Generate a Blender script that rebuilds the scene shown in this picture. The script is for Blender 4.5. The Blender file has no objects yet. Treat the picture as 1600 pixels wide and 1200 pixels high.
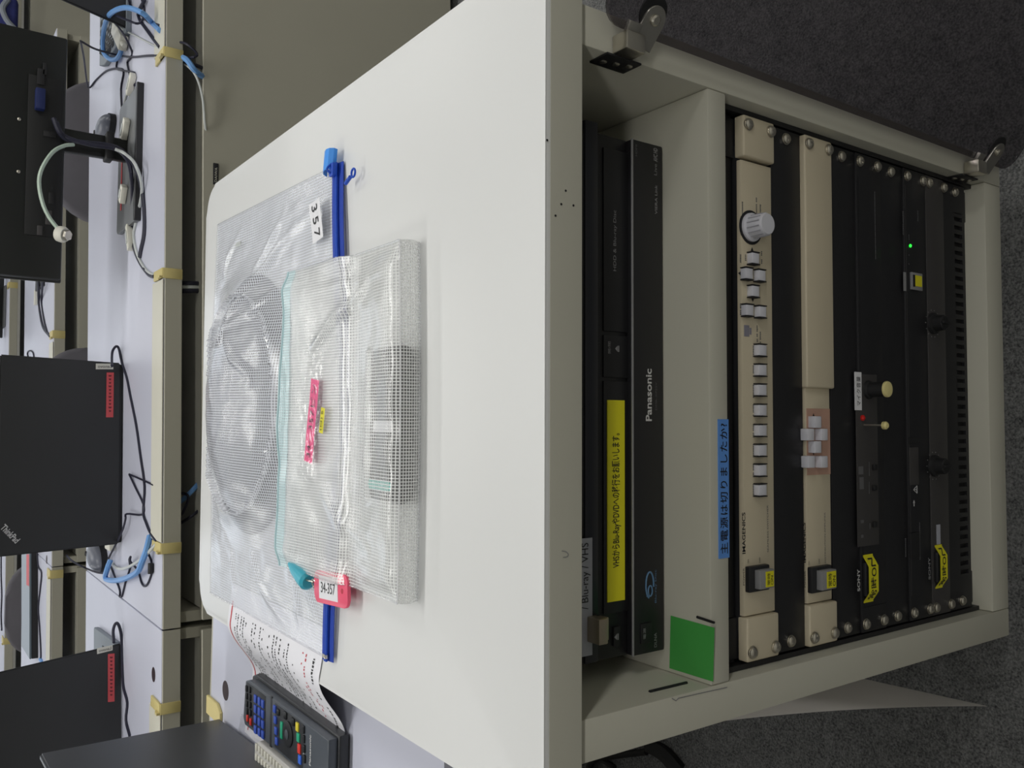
import bpy, bmesh, math, random
from mathutils import Vector, Matrix, noise
random.seed(7)
S = bpy.context.scene
COL = S.collection
H = 745.0          # height of the cabinet top above the floor; coordinates below are mm, z=0 on the cabinet top

# ------------------------------------------------------------------ camera
F, CX, CY, CZ, YAW, PITCH, ROLL = 1335.26, -33.074, -472.625, 368.359, 0.05392, 0.62313, 0.03562
fw = Vector((math.sin(YAW)*math.cos(PITCH), math.cos(YAW)*math.cos(PITCH), -math.sin(PITCH)))
rt0 = Vector((math.cos(YAW), -math.sin(YAW), 0)); up0 = rt0.cross(fw)
rt = rt0*math.cos(ROLL) + up0*math.sin(ROLL); up = -rt0*math.sin(ROLL) + up0*math.cos(ROLL)
cam = bpy.data.cameras.new('camera'); cam.lens = F*36/1600; cam.sensor_width = 36; cam.clip_start = .01
camo = bpy.data.objects.new('camera', cam); COL.objects.link(camo)
M = Matrix((( -up.x, rt.x, -fw.x, CX/1000), (-up.y, rt.y, -fw.y, CY/1000), (-up.z, rt.z, -fw.z, (CZ+H)/1000), (0,0,0,1)))
camo.matrix_world = M; S.camera = camo
O = Vector((CX, CY, CZ))
def at(x, y, ax, v):
    """point of the photograph (measured in pixels) on the plane ax = v, in mm"""
    d = fw + rt*((600-y)/F) - up*((x-800)/F); i = 'XYZ'.index(ax)
    return O + d*((v-O[i])/d[i])

def on_plane(x, y, P, n_):
    d = fw+rt*((600-y)/F)-up*((x-800)/F); return O+d*((P-O).dot(n_)/d.dot(n_))

# ------------------------------------------------------------------ light
w = bpy.data.worlds.new('world'); S.world = w; w.use_nodes = True
w.node_tree.nodes['Background'].inputs[0].default_value = (.80, .88, 1, 1)
w.node_tree.nodes['Background'].inputs[1].default_value = 0.25
S.view_settings.view_transform = 'Standard'; S.view_settings.look = 'None'
S.view_settings.exposure = 0.0; S.view_settings.gamma = 1
S.view_settings.use_curve_mapping = False
def area(name, loc, sx, sy, power, rot=(0,0,0), color=(1,1,1)):
    l = bpy.data.lights.new(name, 'AREA'); l.shape = 'RECTANGLE'; l.size = sx; l.size_y = sy; l.energy = power; l.color = color
    o = bpy.data.objects.new(name, l); o.location = loc; o.rotation_euler = rot; COL.objects.link(o); return o
LAMPS = [(x, y) for y in (-1.3, .9, 2.9, 4.9) for x in (-1.9, .2, 2.3)]
ROWP = {-1.3: 8.7, .9: 14.2, 2.9: 7.2, 4.9: 7}
NEARW = {-1.9: .35, .2: .9, 2.3: 1.8}
for lx, ly in LAMPS:
    area('ceiling_tube_light', (lx, ly, 2.555), 1.2, .22, ROWP[ly]*(NEARW[lx] if ly < 0 else 1), color=(1, .99, .96))
WINDOW_LIGHT = area('window_daylight', (0, 7.35, 1.6), 7, 1.4, 34, (math.radians(-90), 0, 0), (.80, .88, 1))
try:
    S.cycles.transparent_max_bounces = 24; S.cycles.max_bounces = 8; S.cycles.caustics_reflective = False; S.cycles.caustics_refractive = False
    S.cycles.use_denoising = True
except Exception: pass

# ------------------------------------------------------------------ materials
def lin(c): return tuple(((v/255+.055)/1.055)**2.4 if v/255 > .04045 else v/255/12.92 for v in c)
MATS = {}
def mat(name, rgb, rough=.5, metal=0, var=.06, scale=30, bump=0, bscale=None, spec=.5, emit=0, coat=0, noise_rough=0):
    if name in MATS: return MATS[name]
    m = bpy.data.materials.new(name); m.use_nodes = True; nt = m.node_tree; b = nt.nodes['Principled BSDF']
    c = lin(rgb); tc = nt.nodes.new('ShaderNodeTexCoord')
    n = nt.nodes.new('ShaderNodeTexNoise'); n.inputs['Scale'].default_value = scale; n.inputs['Detail'].default_value = 4
    nt.links.new(tc.outputs['Object'], n.inputs['Vector'])
    mx = nt.nodes.new('ShaderNodeMix'); mx.data_type = 'RGBA'
    mx.inputs[6].default_value = (*[v*(1-var) for v in c], 1); mx.inputs[7].default_value = (*[min(1, v*(1+var)) for v in c], 1)
    nt.links.new(n.outputs[0], mx.inputs[0]); nt.links.new(mx.outputs[2], b.inputs['Base Color'])
    b.inputs['Roughness'].default_value = rough; b.inputs['Metallic'].default_value = metal
    b.inputs['Specular IOR Level'].default_value = spec; b.inputs['Coat Weight'].default_value = coat
    if bump:
        n2 = nt.nodes.new('ShaderNodeTexNoise'); n2.inputs['Scale'].default_value = bscale or scale*8; n2.inputs['Detail'].default_value = 3
        nt.links.new(tc.outputs['Object'], n2.inputs['Vector'])
        bp = nt.nodes.new('ShaderNodeBump'); bp.inputs['Strength'].default_value = bump; bp.inputs['Distance'].default_value = .001
        nt.links.new(n2.outputs[0], bp.inputs['Height']); nt.links.new(bp.outputs[0], b.inputs['Normal'])
    if emit:
        b.inputs['Emission Color'].default_value = (*c, 1); b.inputs['Emission Strength'].default_value = emit
    MATS[name] = m; return m

def carpet_mat():
    m = mat('carpet', (88, 88, 90), .95, var=0, spec=.1)
    nt = m.node_tree; b = nt.nodes['Principled BSDF']; tc = [n for n in nt.nodes if n.type == 'TEX_COORD'][0]
    a = nt.nodes.new('ShaderNodeTexNoise'); a.inputs['Scale'].default_value = 330; a.inputs['Detail'].default_value = 5; a.inputs['Roughness'].default_value = .7
    v = nt.nodes.new('ShaderNodeTexNoise'); v.inputs['Scale'].default_value = 60; v.inputs['Detail'].default_value = 3
    nt.links.new(tc.outputs['Object'], a.inputs['Vector']); nt.links.new(tc.outputs['Object'], v.inputs['Vector'])
    ad = nt.nodes.new('ShaderNodeMath'); ad.operation = 'MULTIPLY_ADD'; ad.inputs[1].default_value = .22
    nt.links.new(v.outputs[0], ad.inputs[0]); nt.links.new(a.outputs[0], ad.inputs[2])
    r = nt.nodes.new('ShaderNodeValToRGB'); e = r.color_ramp.elements
    e[0].position = .42; e[0].color = (*lin((62, 63, 65)), 1); e[1].position = .78; e[1].color = (*lin((150, 151, 150)), 1)
    nt.links.new(ad.outputs[0], r.inputs[0]); nt.links.new(r.outputs[0], b.inputs['Base Color'])
    bp = nt.nodes.new('ShaderNodeBump'); bp.inputs['Strength'].default_value = .9; bp.inputs['Distance'].default_value = .004
    nt.links.new(ad.outputs[0], bp.inputs['Height']); nt.links.new(bp.outputs[0], b.inputs['Normal'])
    return m

def thin_fresnel(nt, ior):
    g = nt.nodes.new('ShaderNodeNewGeometry'); r = nt.nodes.new('ShaderNodeMapRange')
    r.inputs[3].default_value = ior; r.inputs[4].default_value = 1/ior
    nt.links.new(g.outputs['Backfacing'], r.inputs[0]); f = nt.nodes.new('ShaderNodeFresnel'); nt.links.new(r.outputs[0], f.inputs[0]); return f
def film_mat(name, tint, film, pitch, thread, cell_diff=.22, thread_op=.8, rough=.2, film_only=False, bump=.16):
    """clear vinyl film with a woven grid of white threads (UV in mm)"""
    m = bpy.data.materials.new(name); m.use_nodes = True; nt = m.node_tree; nt.nodes.clear()
    out = nt.nodes.new('ShaderNodeOutputMaterial')
    tr = nt.nodes.new('ShaderNodeBsdfTransparent'); tr.inputs[0].default_value = (*tint, 1)
    df = nt.nodes.new('ShaderNodeBsdfDiffuse'); df.inputs[0].default_value = (*film, 1)
    tl = nt.nodes.new('ShaderNodeBsdfTranslucent'); tl.inputs[0].default_value = (*film, 1)
    dd = nt.nodes.new('ShaderNodeMixShader'); dd.inputs[0].default_value = .15
    nt.links.new(df.outputs[0], dd.inputs[1]); nt.links.new(tl.outputs[0], dd.inputs[2])
    base = nt.nodes.new('ShaderNodeMixShader'); nt.links.new(tr.outputs[0], base.inputs[1]); nt.links.new(dd.outputs[0], base.inputs[2])
    if film_only: base.inputs[0].default_value = cell_diff
    else:
        uv = nt.nodes.new('ShaderNodeUVMap'); sp = nt.nodes.new('ShaderNodeSeparateXYZ'); nt.links.new(uv.outputs[0], sp.inputs[0])
        ms = []
        for k in (0, 1):
            d = nt.nodes.new('ShaderNodeMath'); d.operation = 'DIVIDE'; d.inputs[1].default_value = pitch; nt.links.new(sp.outputs[k], d.inputs[0])
            f = nt.nodes.new('ShaderNodeMath'); f.operation = 'FRACT'; nt.links.new(d.outputs[0], f.inputs[0])
            l = nt.nodes.new('ShaderNodeMath'); l.operation = 'LESS_THAN'; l.inputs[1].default_value = thread/pitch; nt.links.new(f.outputs[0], l.inputs[0]); ms.append(l)
        mxx = nt.nodes.new('ShaderNodeMath'); mxx.operation = 'MAXIMUM'; nt.links.new(ms[0].outputs[0], mxx.inputs[0]); nt.links.new(ms[1].outputs[0], mxx.inputs[1])
        mr = nt.nodes.new('ShaderNodeMapRange'); mr.inputs[3].default_value = cell_diff; mr.inputs[4].default_value = thread_op
        nt.links.new(mxx.outputs[0], mr.inputs[0]); nt.links.new(mr.outputs[0], base.inputs[0])
    gl = nt.nodes.new('ShaderNodeBsdfGlossy'); gl.inputs['Roughness'].default_value = rough; gl.inputs[0].default_value = (1, 1, 1, 1)
    tc = nt.nodes.new('ShaderNodeTexCoord'); n2 = nt.nodes.new('ShaderNodeTexNoise'); n2.inputs['Scale'].default_value = 90; n2.inputs['Detail'].default_value = 3
    nt.links.new(tc.outputs['Object'], n2.inputs['Vector'])
    bp = nt.nodes.new('ShaderNodeBump'); bp.inputs['Strength'].default_value = bump; bp.inputs['Distance'].default_value = .002
    nt.links.new(n2.outputs[0], bp.inputs['Height']); nt.links.new(bp.outputs[0], gl.inputs['Normal'])
    fr = thin_fresnel(nt, 1.45); nt.links.new(bp.outputs[0], fr.inputs['Normal'])
    mg = nt.nodes.new('ShaderNodeMixShader'); nt.links.new(fr.outputs[0], mg.inputs[0]); nt.links.new(base.outputs[0], mg.inputs[1]); nt.links.new(gl.outputs[0], mg.inputs[2])
    nt.links.new(mg.outputs[0], out.inputs[0]); return m
def smoked_mat():
    m = bpy.data.materials.new('smoked_acrylic'); m.use_nodes = True; nt = m.node_tree; nt.nodes.clear()
    out = nt.nodes.new('ShaderNodeOutputMaterial'); tr = nt.nodes.new('ShaderNodeBsdfTransparent'); tr.inputs[0].default_value = (.52, .50, .52, 1)
    gl = nt.nodes.new('ShaderNodeBsdfGlossy'); gl.inputs['Roughness'].default_value = .06; gl.inputs[0].default_value = (.8, .8, .8, 1)
    fr = thin_fresnel(nt, 1.4)
    mx = nt.nodes.new('ShaderNodeMixShader'); nt.links.new(fr.outputs[0], mx.inputs[0]); nt.links.new(tr.outputs[0], mx.inputs[1]); nt.links.new(gl.outputs[0], mx.inputs[2])
    nt.links.new(mx.outputs[0], out.inputs[0]); return m

M_TOP = mat('table_laminate', (224, 225, 224), .33, var=.012, scale=3, bump=.03, bscale=400)
M_CAR = mat('grey_laminate', (196, 194, 180), .45, var=.03, scale=8, bump=.05, bscale=500)
M_BAND = mat('edge_band', (186, 176, 168), .5, var=.03)
M_DESK = mat('desk_white', (198, 200, 215), .4, var=.01, scale=3)
M_APR = mat('desk_beige', (176, 173, 158), .5, var=.03, scale=10)
M_FLAP = mat('duct_flap', (208, 206, 192), .5, var=.02)
M_TAN = mat('tan_plastic', (205, 190, 128), .5, var=.05)
M_UNDER = mat('desk_underside', (150, 147, 136), .7)
M_BLK = mat('black_plastic', (38, 38, 40), .42, var=.1)
M_BLKM = mat('black_matte', (24, 24, 26), .6, var=.1, bump=.1, bscale=900)
M_PANEL = mat('black_panel', (28, 28, 31), .45, var=.06, scale=14, bump=.06, bscale=1200)
M_GPANEL = mat('grey_panel', (62, 60, 60), .5, var=.05)
M_CREAM = mat('cream_panel', (206, 195, 170), .5, var=.02, bump=.08, bscale=1500)
M_PINKP = mat('pink_patch', (190, 152, 134), .55, var=.04)
M_KEY = mat('key_cap', (214, 214, 222), .4, var=.02)
M_KEY2 = mat('key_inner', (180, 180, 190), .4)
M_CHROME = mat('screw_metal', (205, 200, 188), .3, metal=1)
M_STEEL = mat('brushed_steel', (175, 172, 165), .35, metal=.9, bump=.1)
M_YEL = mat('yellow_tape', (226, 218, 34), .5, var=.02)
M_BLUET = mat('blue_tape', (96, 150, 226), .5, var=.02)
M_GRN = mat('green_sheet', (74, 168, 78), .5, var=.05, scale=12)
M_INK = mat('ink', (26, 26, 30), .6)
M_INKR = mat('red_ink', (200, 60, 70), .6)
M_WPRT = mat('white_print', (206, 206, 206), .5)
M_GPRT = mat('grey_print', (140, 140, 142), .5)
M_DPRT = mat('dim_print', (96, 96, 98), .5)
M_WLAB = mat('white_label', (232, 232, 236), .45, var=.01)
M_GLAB = mat('grey_label', (170, 172, 182), .45, var=.02)
M_LTOP = mat('laptop_lid', (44, 45, 46), .55, var=.05, bump=.08, bscale=1500)
M_LBASE = mat('laptop_base', (120, 128, 136), .5)
M_PINKL = mat('pink_red_label', (214, 84, 88), .5)
M_CHAIR = mat('chair_fabric', (104, 102, 108), .9, var=.08, bump=.3, bscale=900)
M_MBLK = mat('monitor_black', (26, 28, 27), .4, var=.05)
M_STND = mat('stand_grey', (96, 98, 100), .4)
M_CABK = mat('cable_black', (34, 34, 52), .5)
M_CABB = mat('cable_blue', (110, 160, 220), .45)
M_CABG = mat('cable_grey', (196, 200, 198), .45)
M_IVORY = mat('ivory_plastic', (222, 220, 208), .45)
M_ZIP = mat('zip_blue', (18, 78, 196), .45, var=.08, scale=300, bump=.5, bscale=1400)
M_ZIPT = mat('zip_tape', (12, 60, 170), .6, bump=.4, bscale=1200)
M_TAB = mat('tab_blue', (64, 150, 240), .45)
M_HOT = mat('hot_pink_label', (250, 66, 140), .4)
M_TAG = mat('pink_tag', (244, 92, 124), .35)
M_CYAN = mat('cyan_clip', (60, 178, 200), .3)
M_TEAL = mat('teal_band', (60, 185, 175), .4)
M_CLOTH = mat('dark_cloth', (44, 48, 62), .8, bump=.3)
M_PAPER = mat('paper', (236, 236, 242), .7, var=.01)
M_PAPER2 = mat('poster_paper', (242, 236, 232), .7, var=.02)
M_REM = mat('remote_grey', (74, 80, 88), .38)
M_REMD = mat('remote_dark', (42, 44, 48), .4)
M_REM2 = mat('remote_cream', (198, 196, 192), .45)
M_WALL = mat('wall_paint', (206, 204, 196), .9)
M_CEIL = mat('ceiling_tile', (214, 214, 210), .9)
M_CARPET = carpet_mat()
def thin_paper(m):
    nt = m.node_tree; b = nt.nodes['Principled BSDF']; o = [n for n in nt.nodes if n.type == 'OUTPUT_MATERIAL'][0]
    t = nt.nodes.new('ShaderNodeBsdfTranslucent'); t.inputs[0].default_value = (.85, .82, .80, 1); mx = nt.nodes.new('ShaderNodeMixShader'); mx.inputs[0].default_value = .4
    nt.links.new(b.outputs[0], mx.inputs[1]); nt.links.new(t.outputs[0], mx.inputs[2]); nt.links.new(mx.outputs[0], o.inputs[0])
thin_paper(M_PAPER2)
M_FILM = film_mat('mesh_vinyl', (.985, .988, .995), (.91, .935, 1.0), 3.3, .8, cell_diff=.27, thread_op=.92)
M_FILM2 = film_mat('mesh_vinyl_thick', (.985, .988, .988), (.96, .97, .965), 2.85, .74, cell_diff=.15, thread_op=.92)
M_FILMC = film_mat('clear_tape', (.97, .97, .97), (.9, .9, .9), 3, 1, cell_diff=.02, film_only=True, rough=.1, bump=.28)
M_SLV = film_mat('clear_sleeve', (.96, .96, .97), (.85, .86, .88), 3, 1, cell_diff=.08, film_only=True, rough=.12, bump=.3)
M_AQUA = film_mat('aqua_zip', (.88, .98, .99), (.74, .93, .96), 2.85, .7, cell_diff=.35, thread_op=.75)
M_SMOKE = smoked_mat()
M_LED = mat('green_led', (40, 255, 60), .4, emit=2.2)
M_TUBE = mat('lit_diffuser', (255, 253, 246), .5, emit=2.0)

# ------------------------------------------------------------------ geometry helpers (mm)
class MB:
    def __init__(s): s.bm = bmesh.new(); s.uv = None
    def box(s, x0, x1, y0, y1, z0, z1, bev=0, seg=2, mtx=None):
        vs = [s.bm.verts.new((x, y, z)) for x in (x0, x1) for y in (y0, y1) for z in (z0, z1)]
        fs = [s.bm.faces.new([vs[i] for i in q]) for q in ((0,1,3,2),(4,6,7,5),(0,4,5,1),(2,3,7,6),(0,2,6,4),(1,5,7,3))]
        if bev:
            es = list({e for f in fs for e in f.edges})
            r = bmesh.ops.bevel(s.bm, geom=es, offset=bev, segments=seg, affect='EDGES', profile=.5)
            vs = list({v for v in r['verts']} | {v for v in vs if v.is_valid})
        if mtx: bmesh.ops.transform(s.bm, matrix=mtx, verts=[v for v in vs if v.is_valid])
        return s
    def prism(s, pts, axis, a, b, bev=0, seg=2, mtx=None):
        """polygon pts (2D) extruded along axis from a to b"""
        def P(p, t): return {'X': (t, p[0], p[1]), 'Y': (p[0], t, p[1]), 'Z': (p[0], p[1], t)}[axis]
        lo = [s.bm.verts.new(P(p, a)) for p in pts]; hi = [s.bm.verts.new(P(p, b)) for p in pts]; n = len(pts)
        f0 = s.bm.faces.new(lo[::-1]); f1 = s.bm.faces.new(hi)
        for i in range(n): s.bm.faces.new((lo[i], lo[(i+1) % n], hi[(i+1) % n], hi[i]))
        vs = lo+hi
        if bev:
            r = bmesh.ops.bevel(s.bm, geom=list(f0.edges)+list(f1.edges), offset=bev, segments=seg, affect='EDGES', profile=.5)
            vs = list(set(r['verts']) | {v for v in vs if v.is_valid})
        if mtx: bmesh.ops.transform(s.bm, matrix=mtx, verts=vs)
        return s
    def cone(s, p0, p1, r0, r1, n=20, caps=True):
        p0, p1 = Vector(p0), Vector(p1); d = (p1-p0).normalized(); a = d.orthogonal().normalized(); b = d.cross(a)
        A = [s.bm.verts.new(p0+(a*math.cos(t)+b*math.sin(t))*r0) for t in [2*math.pi*i/n for i in range(n)]]
        B = [s.bm.verts.new(p1+(a*math.cos(t)+b*math.sin(t))*r1) for t in [2*math.pi*i/n for i in range(n)]]
        for i in range(n): s.bm.faces.new((A[i], A[(i+1) % n], B[(i+1) % n], B[i]))
        if caps: s.bm.faces.new(A[::-1]); s.bm.faces.new(B)
        return s
    def lathe(s, c, d, prof, n=20):
        """prof: (radius, distance along d)"""
        c, d = Vector(c), Vector(d).normalized(); a = d.orthogonal().normalized(); b = d.cross(a); rings = []
        for r, h in prof:
            rings.append([s.bm.verts.new(c+d*h+(a*math.cos(t)+b*math.sin(t))*max(r, .01)) for t in [2*math.pi*i/n for i in range(n)]])
        for A, B in zip(rings, rings[1:]):
            for i in range(n): s.bm.faces.new((A[i], A[(i+1) % n], B[(i+1) % n], B[i]))
        s.bm.faces.new(rings[0][::-1]); s.bm.faces.new(rings[-1]); return s
    def tube(s, pts, r, n=8, smooth=3):
        pts = [Vector(p) for p in pts]
        if smooth and len(pts) > 2:
            o = []; q = [pts[0]*2-pts[1]]+pts+[pts[-1]*2-pts[-2]]
            for i in range(1, len(q)-2):
                for k in range(smooth):
                    t = k/smooth; p0, p1, p2, p3 = q[i-1:i+3]
                    o.append(.5*((2*p1)+(p2-p0)*t+(2*p0-5*p1+4*p2-p3)*t*t+(3*p1-p0-3*p2+p3)*t**3))
            pts = o+[pts[-1]]
        prev = None; a = None
        for i, p in enumerate(pts):
            d = (pts[min(i+1, len(pts)-1)]-pts[max(i-1, 0)])
            if d.length < 1e-6: d = Vector((0, 0, 1))
            d.normalize(); a = d.orthogonal().normalized() if a is None else (a-d*a.dot(d)).normalized(); b = d.cross(a)
            ring = [s.bm.verts.new(p+(a*math.cos(t)+b*math.sin(t))*r) for t in [2*math.pi*k/n for k in range(n)]]
            if prev:
                for k in range(n): s.bm.faces.new((prev[k], prev[(k+1) % n], ring[(k+1) % n], ring[k]))
            else: s.bm.faces.new(ring[::-1])
            prev = ring
        s.bm.faces.new(prev); return s
    def quad(s, *p):
        s.bm.faces.new([s.bm.verts.new(q) for q in p]); return s
    def sheet(s, fn, nu, nv, uvfn=None, thick=0):
        """grid of fn(u,v), u,v in 0..1; thick > 0 gives it a second side"""
        if uvfn and not s.uv: s.uv = s.bm.loops.layers.uv.new('UVMap')
        def grid(f):
            g = [[s.bm.verts.new(f(i/nu, j/nv)) for j in range(nv+1)] for i in range(nu+1)]
            for i in range(nu):
                for j in range(nv):
                    q = s.bm.faces.new((g[i][j], g[i+1][j], g[i+1][j+1], g[i][j+1]))
                    if uvfn:
                        for lp, (a, b) in zip(q.loops, ((i, j), (i+1, j), (i+1, j+1), (i, j+1))): lp[s.uv].uv = uvfn(a/nu, b/nv)
            return g
        g = grid(fn)
        if thick:
            h = grid(lambda u, v: Vector(fn(u, v))-Vector((0, 0, thick)))
            bd = [(i, 0) for i in range(nu)]+[(nu, j) for j in range(nv)]+[(i, nv) for i in range(nu, 0, -1)]+[(0, j) for j in range(nv, 0, -1)]
            for k in range(len(bd)):
                (a, b), (c, d) = bd[k], bd[(k+1) % len(bd)]; s.bm.faces.new((g[a][b], h[a][b], h[c][d], g[c][d]))
        return s
ORI = {}
def W(v): return Vector((v[0]/1000, v[1]/1000, (v[2]+H)/1000))
def to_mesh(name, mb, m, smooth=True, origin=None, ang=35):
    bm = mb.bm; bmesh.ops.recalc_face_normals(bm, faces=bm.faces)
    if origin is None:
        xs = [v.co for v in bm.verts]
        origin = Vector([(min(c[i] for c in xs)+max(c[i] for c in xs))/2 for i in range(3)])
    if any(e.is_boundary for e in bm.edges):
        t_ = Vector()
        for f_ in bm.faces: t_ += f_.normal*f_.calc_area()
        if t_.dot(Vector((0, -1, 2.2))) < 0: bmesh.ops.reverse_faces(bm, faces=bm.faces)
    for v in bm.verts: v.co = (v.co-Vector(origin))/1000
    me = bpy.data.meshes.new(name); bm.to_mesh(me); bm.free(); me.materials.append(m)
    if smooth:
        me.polygons.foreach_set('use_smooth', [True]*len(me.polygons)); me.set_sharp_from_angle(angle=math.radians(ang))
    return me, Vector(origin)
def place(name, me, loc, parent=None, rot=None):
    o = bpy.data.objects.new(name, me); COL.objects.link(o); p = W(loc)
    if parent: o.parent = parent; o.location = p-ORI[parent.name]
    else: o.location = p
    if rot: o.rotation_euler = rot
    ORI[o.name] = p; return o
def part(name, mb, m, parent=None, smooth=True, label=None, ang=35):
    me, og = to_mesh(name, mb, m, smooth, ang=ang); o = place(name, me, og, parent)
    if label: o['label'] = label
    return o
def tag(o, label, cat, group=None, kind=None):
    o['label'] = label; o['category'] = cat
    if group: o['group'] = group
    if kind: o['kind'] = kind
    return o
def thing(name, loc, label, cat, group=None):
    o = bpy.data.objects.new(name, None); o.empty_display_size = .02; COL.objects.link(o); o.location = W(loc); ORI[o.name] = W(loc)
    return tag(o, label, cat, group)
def struct(name, mb, m):
    o = part(name, mb, m); o['kind'] = 'structure'; return o
def text(body, c, ux, uy, wd, ht, m, parent, name='lettering', bold=0, spacing=1.0, surf=None, label=None):
    """flat print: body centred on c, running along ux with its tops towards uy, wd x ht mm"""
    cu = bpy.data.curves.new('t', 'FONT'); cu.body = body; cu.offset = bold; cu.resolution_u = 3; cu.space_character = spacing
    o = bpy.data.objects.new('t', cu); COL.objects.link(o); bpy.context.view_layer.update()
    me = bpy.data.meshes.new_from_object(o.evaluated_get(bpy.context.evaluated_depsgraph_get())); bpy.data.objects.remove(o)
    c, ux, uy = Vector(c), Vector(ux).normalized(), Vector(uy).normalized()
    xs = [v.co.x for v in me.vertices]; ys = [v.co.y for v in me.vertices]
    x0, x1, y0, y1 = min(xs), max(xs), min(ys), max(ys); sx = wd/(x1-x0); sy = ht/(y1-y0)
    for v in me.vertices:
        p = ux*((v.co.x-(x0+x1)/2)*sx)+uy*((v.co.y-(y0+y1)/2)*sy)
        if surf: q = c+p; p = Vector((q.x, q.y, surf(q.x, q.y)))-c
        v.co = p/1000
    me.materials.clear(); me.materials.append(m); me.name = name
    q = place(name, me, c, parent)
    if label: q['label'] = label
    return q
def rrect(x0, x1, y0, y1, r, n=5):
    rs = r if isinstance(r, (list, tuple)) else [r]*4; o = []
    for (cx, cy, a), q in zip(((x1, y0, -90), (x1, y1, 0), (x0, y1, 90), (x0, y0, 180)), rs):
        if q <= 0: o.append((cx, cy)); continue
        ox = cx-q if cx == x1 else cx+q; oy = cy-q if cy == y1 else cy+q
        for k in range(n+1): t = math.radians(a+90*k/n); o.append((ox+q*math.cos(t), oy+q*math.sin(t)))
    return o
XP, YM, ZP = Vector((1, 0, 0)), Vector((0, -1, 0)), Vector((0, 0, 1))

# ------------------------------------------------------------------ room
struct('floor', MB().box(-4500, 4500, -2600, 7500, -765, -745), M_CARPET)
struct('ceiling', MB().box(-4500, 4500, -2600, 7500, 1855, 1905), M_CEIL)
struct('wall_left', MB().box(-4560, -4500, -2600, 7500, -765, 1855), M_WALL)
struct('wall_right', MB().box(4500, 4560, -2600, 7500, -765, 1855), M_WALL)
struct('wall_near', MB().box(-4500, 4500, -2660, -2600, -765, 1855), M_WALL)
struct('wall_far', MB().box(-4500, 4500, 7500, 7560, -765, 1855), M_WALL)
struct('baseboard_far', MB().box(-4500, 4500, 7488, 7500, -745, -675), M_APR)
for lx, ly in LAMPS:
    t = thing('ceiling_light', (lx*1000, ly*1000, 1855), 'fluorescent ceiling light above the desks, out of view', 'light', 'ceiling lights')
    part('housing', MB().box(lx*1000-640, lx*1000+640, ly*1000-140, ly*1000+140, 1825, 1855, 6), M_IVORY, t)
    part('diffuser', MB().box(lx*1000-600, lx*1000+600, ly*1000-110, ly*1000+110, 1816, 1826, 3), M_TUBE, t)

# ------------------------------------------------------------------ AV cabinet
cab = thing('rack_cabinet', (0, 400, -745), 'light grey wooden equipment cabinet with open smoked door and two pouches on its top', 'cabinet')
X0, X1, D = -309, 312, 825
tt = part('tabletop', MB().prism(rrect(X0, X1, 0, D, [12, 42, 42, 12], 8), 'Z', -13, 0, 3.8, 4), M_TOP, cab, label='off-white laminate top')
part('edge_band', MB().prism(rrect(X0-.3, X1+.3, -.3, D+.3, [12, 42, 42, 12], 8), 'Z', -34, -4.6, .5, 2), M_CAR, cab)
for sx in (-1, 1):
    part('side_panel', MB().box(248 if sx > 0 else -279.5, 279.5 if sx > 0 else -248, 5, 790, -690, -34.2, 1.5), M_CAR, cab)
part('bottom_panel', MB().box(-247.8, 247.8, 5, 790, -690, -652, 1.5), M_CAR, cab)
part('shelf', MB().box(-247.8, 247.8, 5, 770, -199.5, -176.5, 1.8), M_CAR, cab)
part('back_panel', MB().box(-247.8, 247.8, 772, 784, -652, -34.4), M_CAR, cab)
for sx in (-1, 1):
    part('rack_rail', MB().box(222*sx-18, 222*sx+18, 27, 45, -651, -200, .5), M_PANEL, cab)
    part('rail_lip', MB().box(min(243*sx, 247.6*sx), max(243*sx, 247.6*sx), 20, 45, -651, -200), M_PANEL, cab)
vs = part('vent_strip', MB().box(-247, 247, 29, 33, -234, -200), M_PANEL, cab)
mb = MB()
for k in range(66): mb.box(-228+k*7-1.6, -228+k*7+1.6, 28.6, 29.6, -226, -222.5)
o = part('vent_hole', mb, mat('hole_black', (6, 6, 7), .9), vs, smooth=False); o['kind'] = 'stuff'
for cx in (-225, 225):
    for cy in (75, 720):
        c = part('caster', MB().cone((cx-11, cy, -722), (cx+11, cy, -722), 23, 23, 20), M_BLKM, cab)
        part('caster_fork', MB().box(cx-15, cx+15, cy-14, cy+14, -700, -690, 1).box(cx-15, cx-12.5, cy-8, cy+12, -728, -698).box(cx+12.5, cx+15, cy-8, cy+12, -728, -698), M_STEEL, c)
# small dirt marks and pen marks
mb = MB()
for x, y in ((884, 298), (896, 321), (877, 319), (868, 337), (855, 219)):
    p = at(x, y, 'Y', -.45); mb.cone((p.x, -.35, p.z), (p.x, -.6, p.z), .9, .9, 8)
o = part('dirt_speck', mb, M_INK, cab); o['kind'] = 'stuff'
pp = [at(x, y, 'Y', -.6) for x, y in ((878, 861), (884, 862), (888, 866), (886, 870), (880, 871))]
part('pencil_mark', MB().tube(pp, .3, 5), M_GPRT, cab)
pm = [at(x, y, 'X', -247.6) for x, y in ((1015, 1081), (1044, 1074), (1073, 1067))]
part('marker_line', MB().tube(pm, 1.5, 6), M_INK, cab)
p2 = [at(x, y, 'Y', 4.7) for x, y in ((1050, 1091), (1056, 1095), (1060, 1091), (1100, 1082), (1136, 1074))]
part('pencil_mark', MB().tube(p2, .35, 5, smooth=0), M_GPRT, cab)
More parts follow.
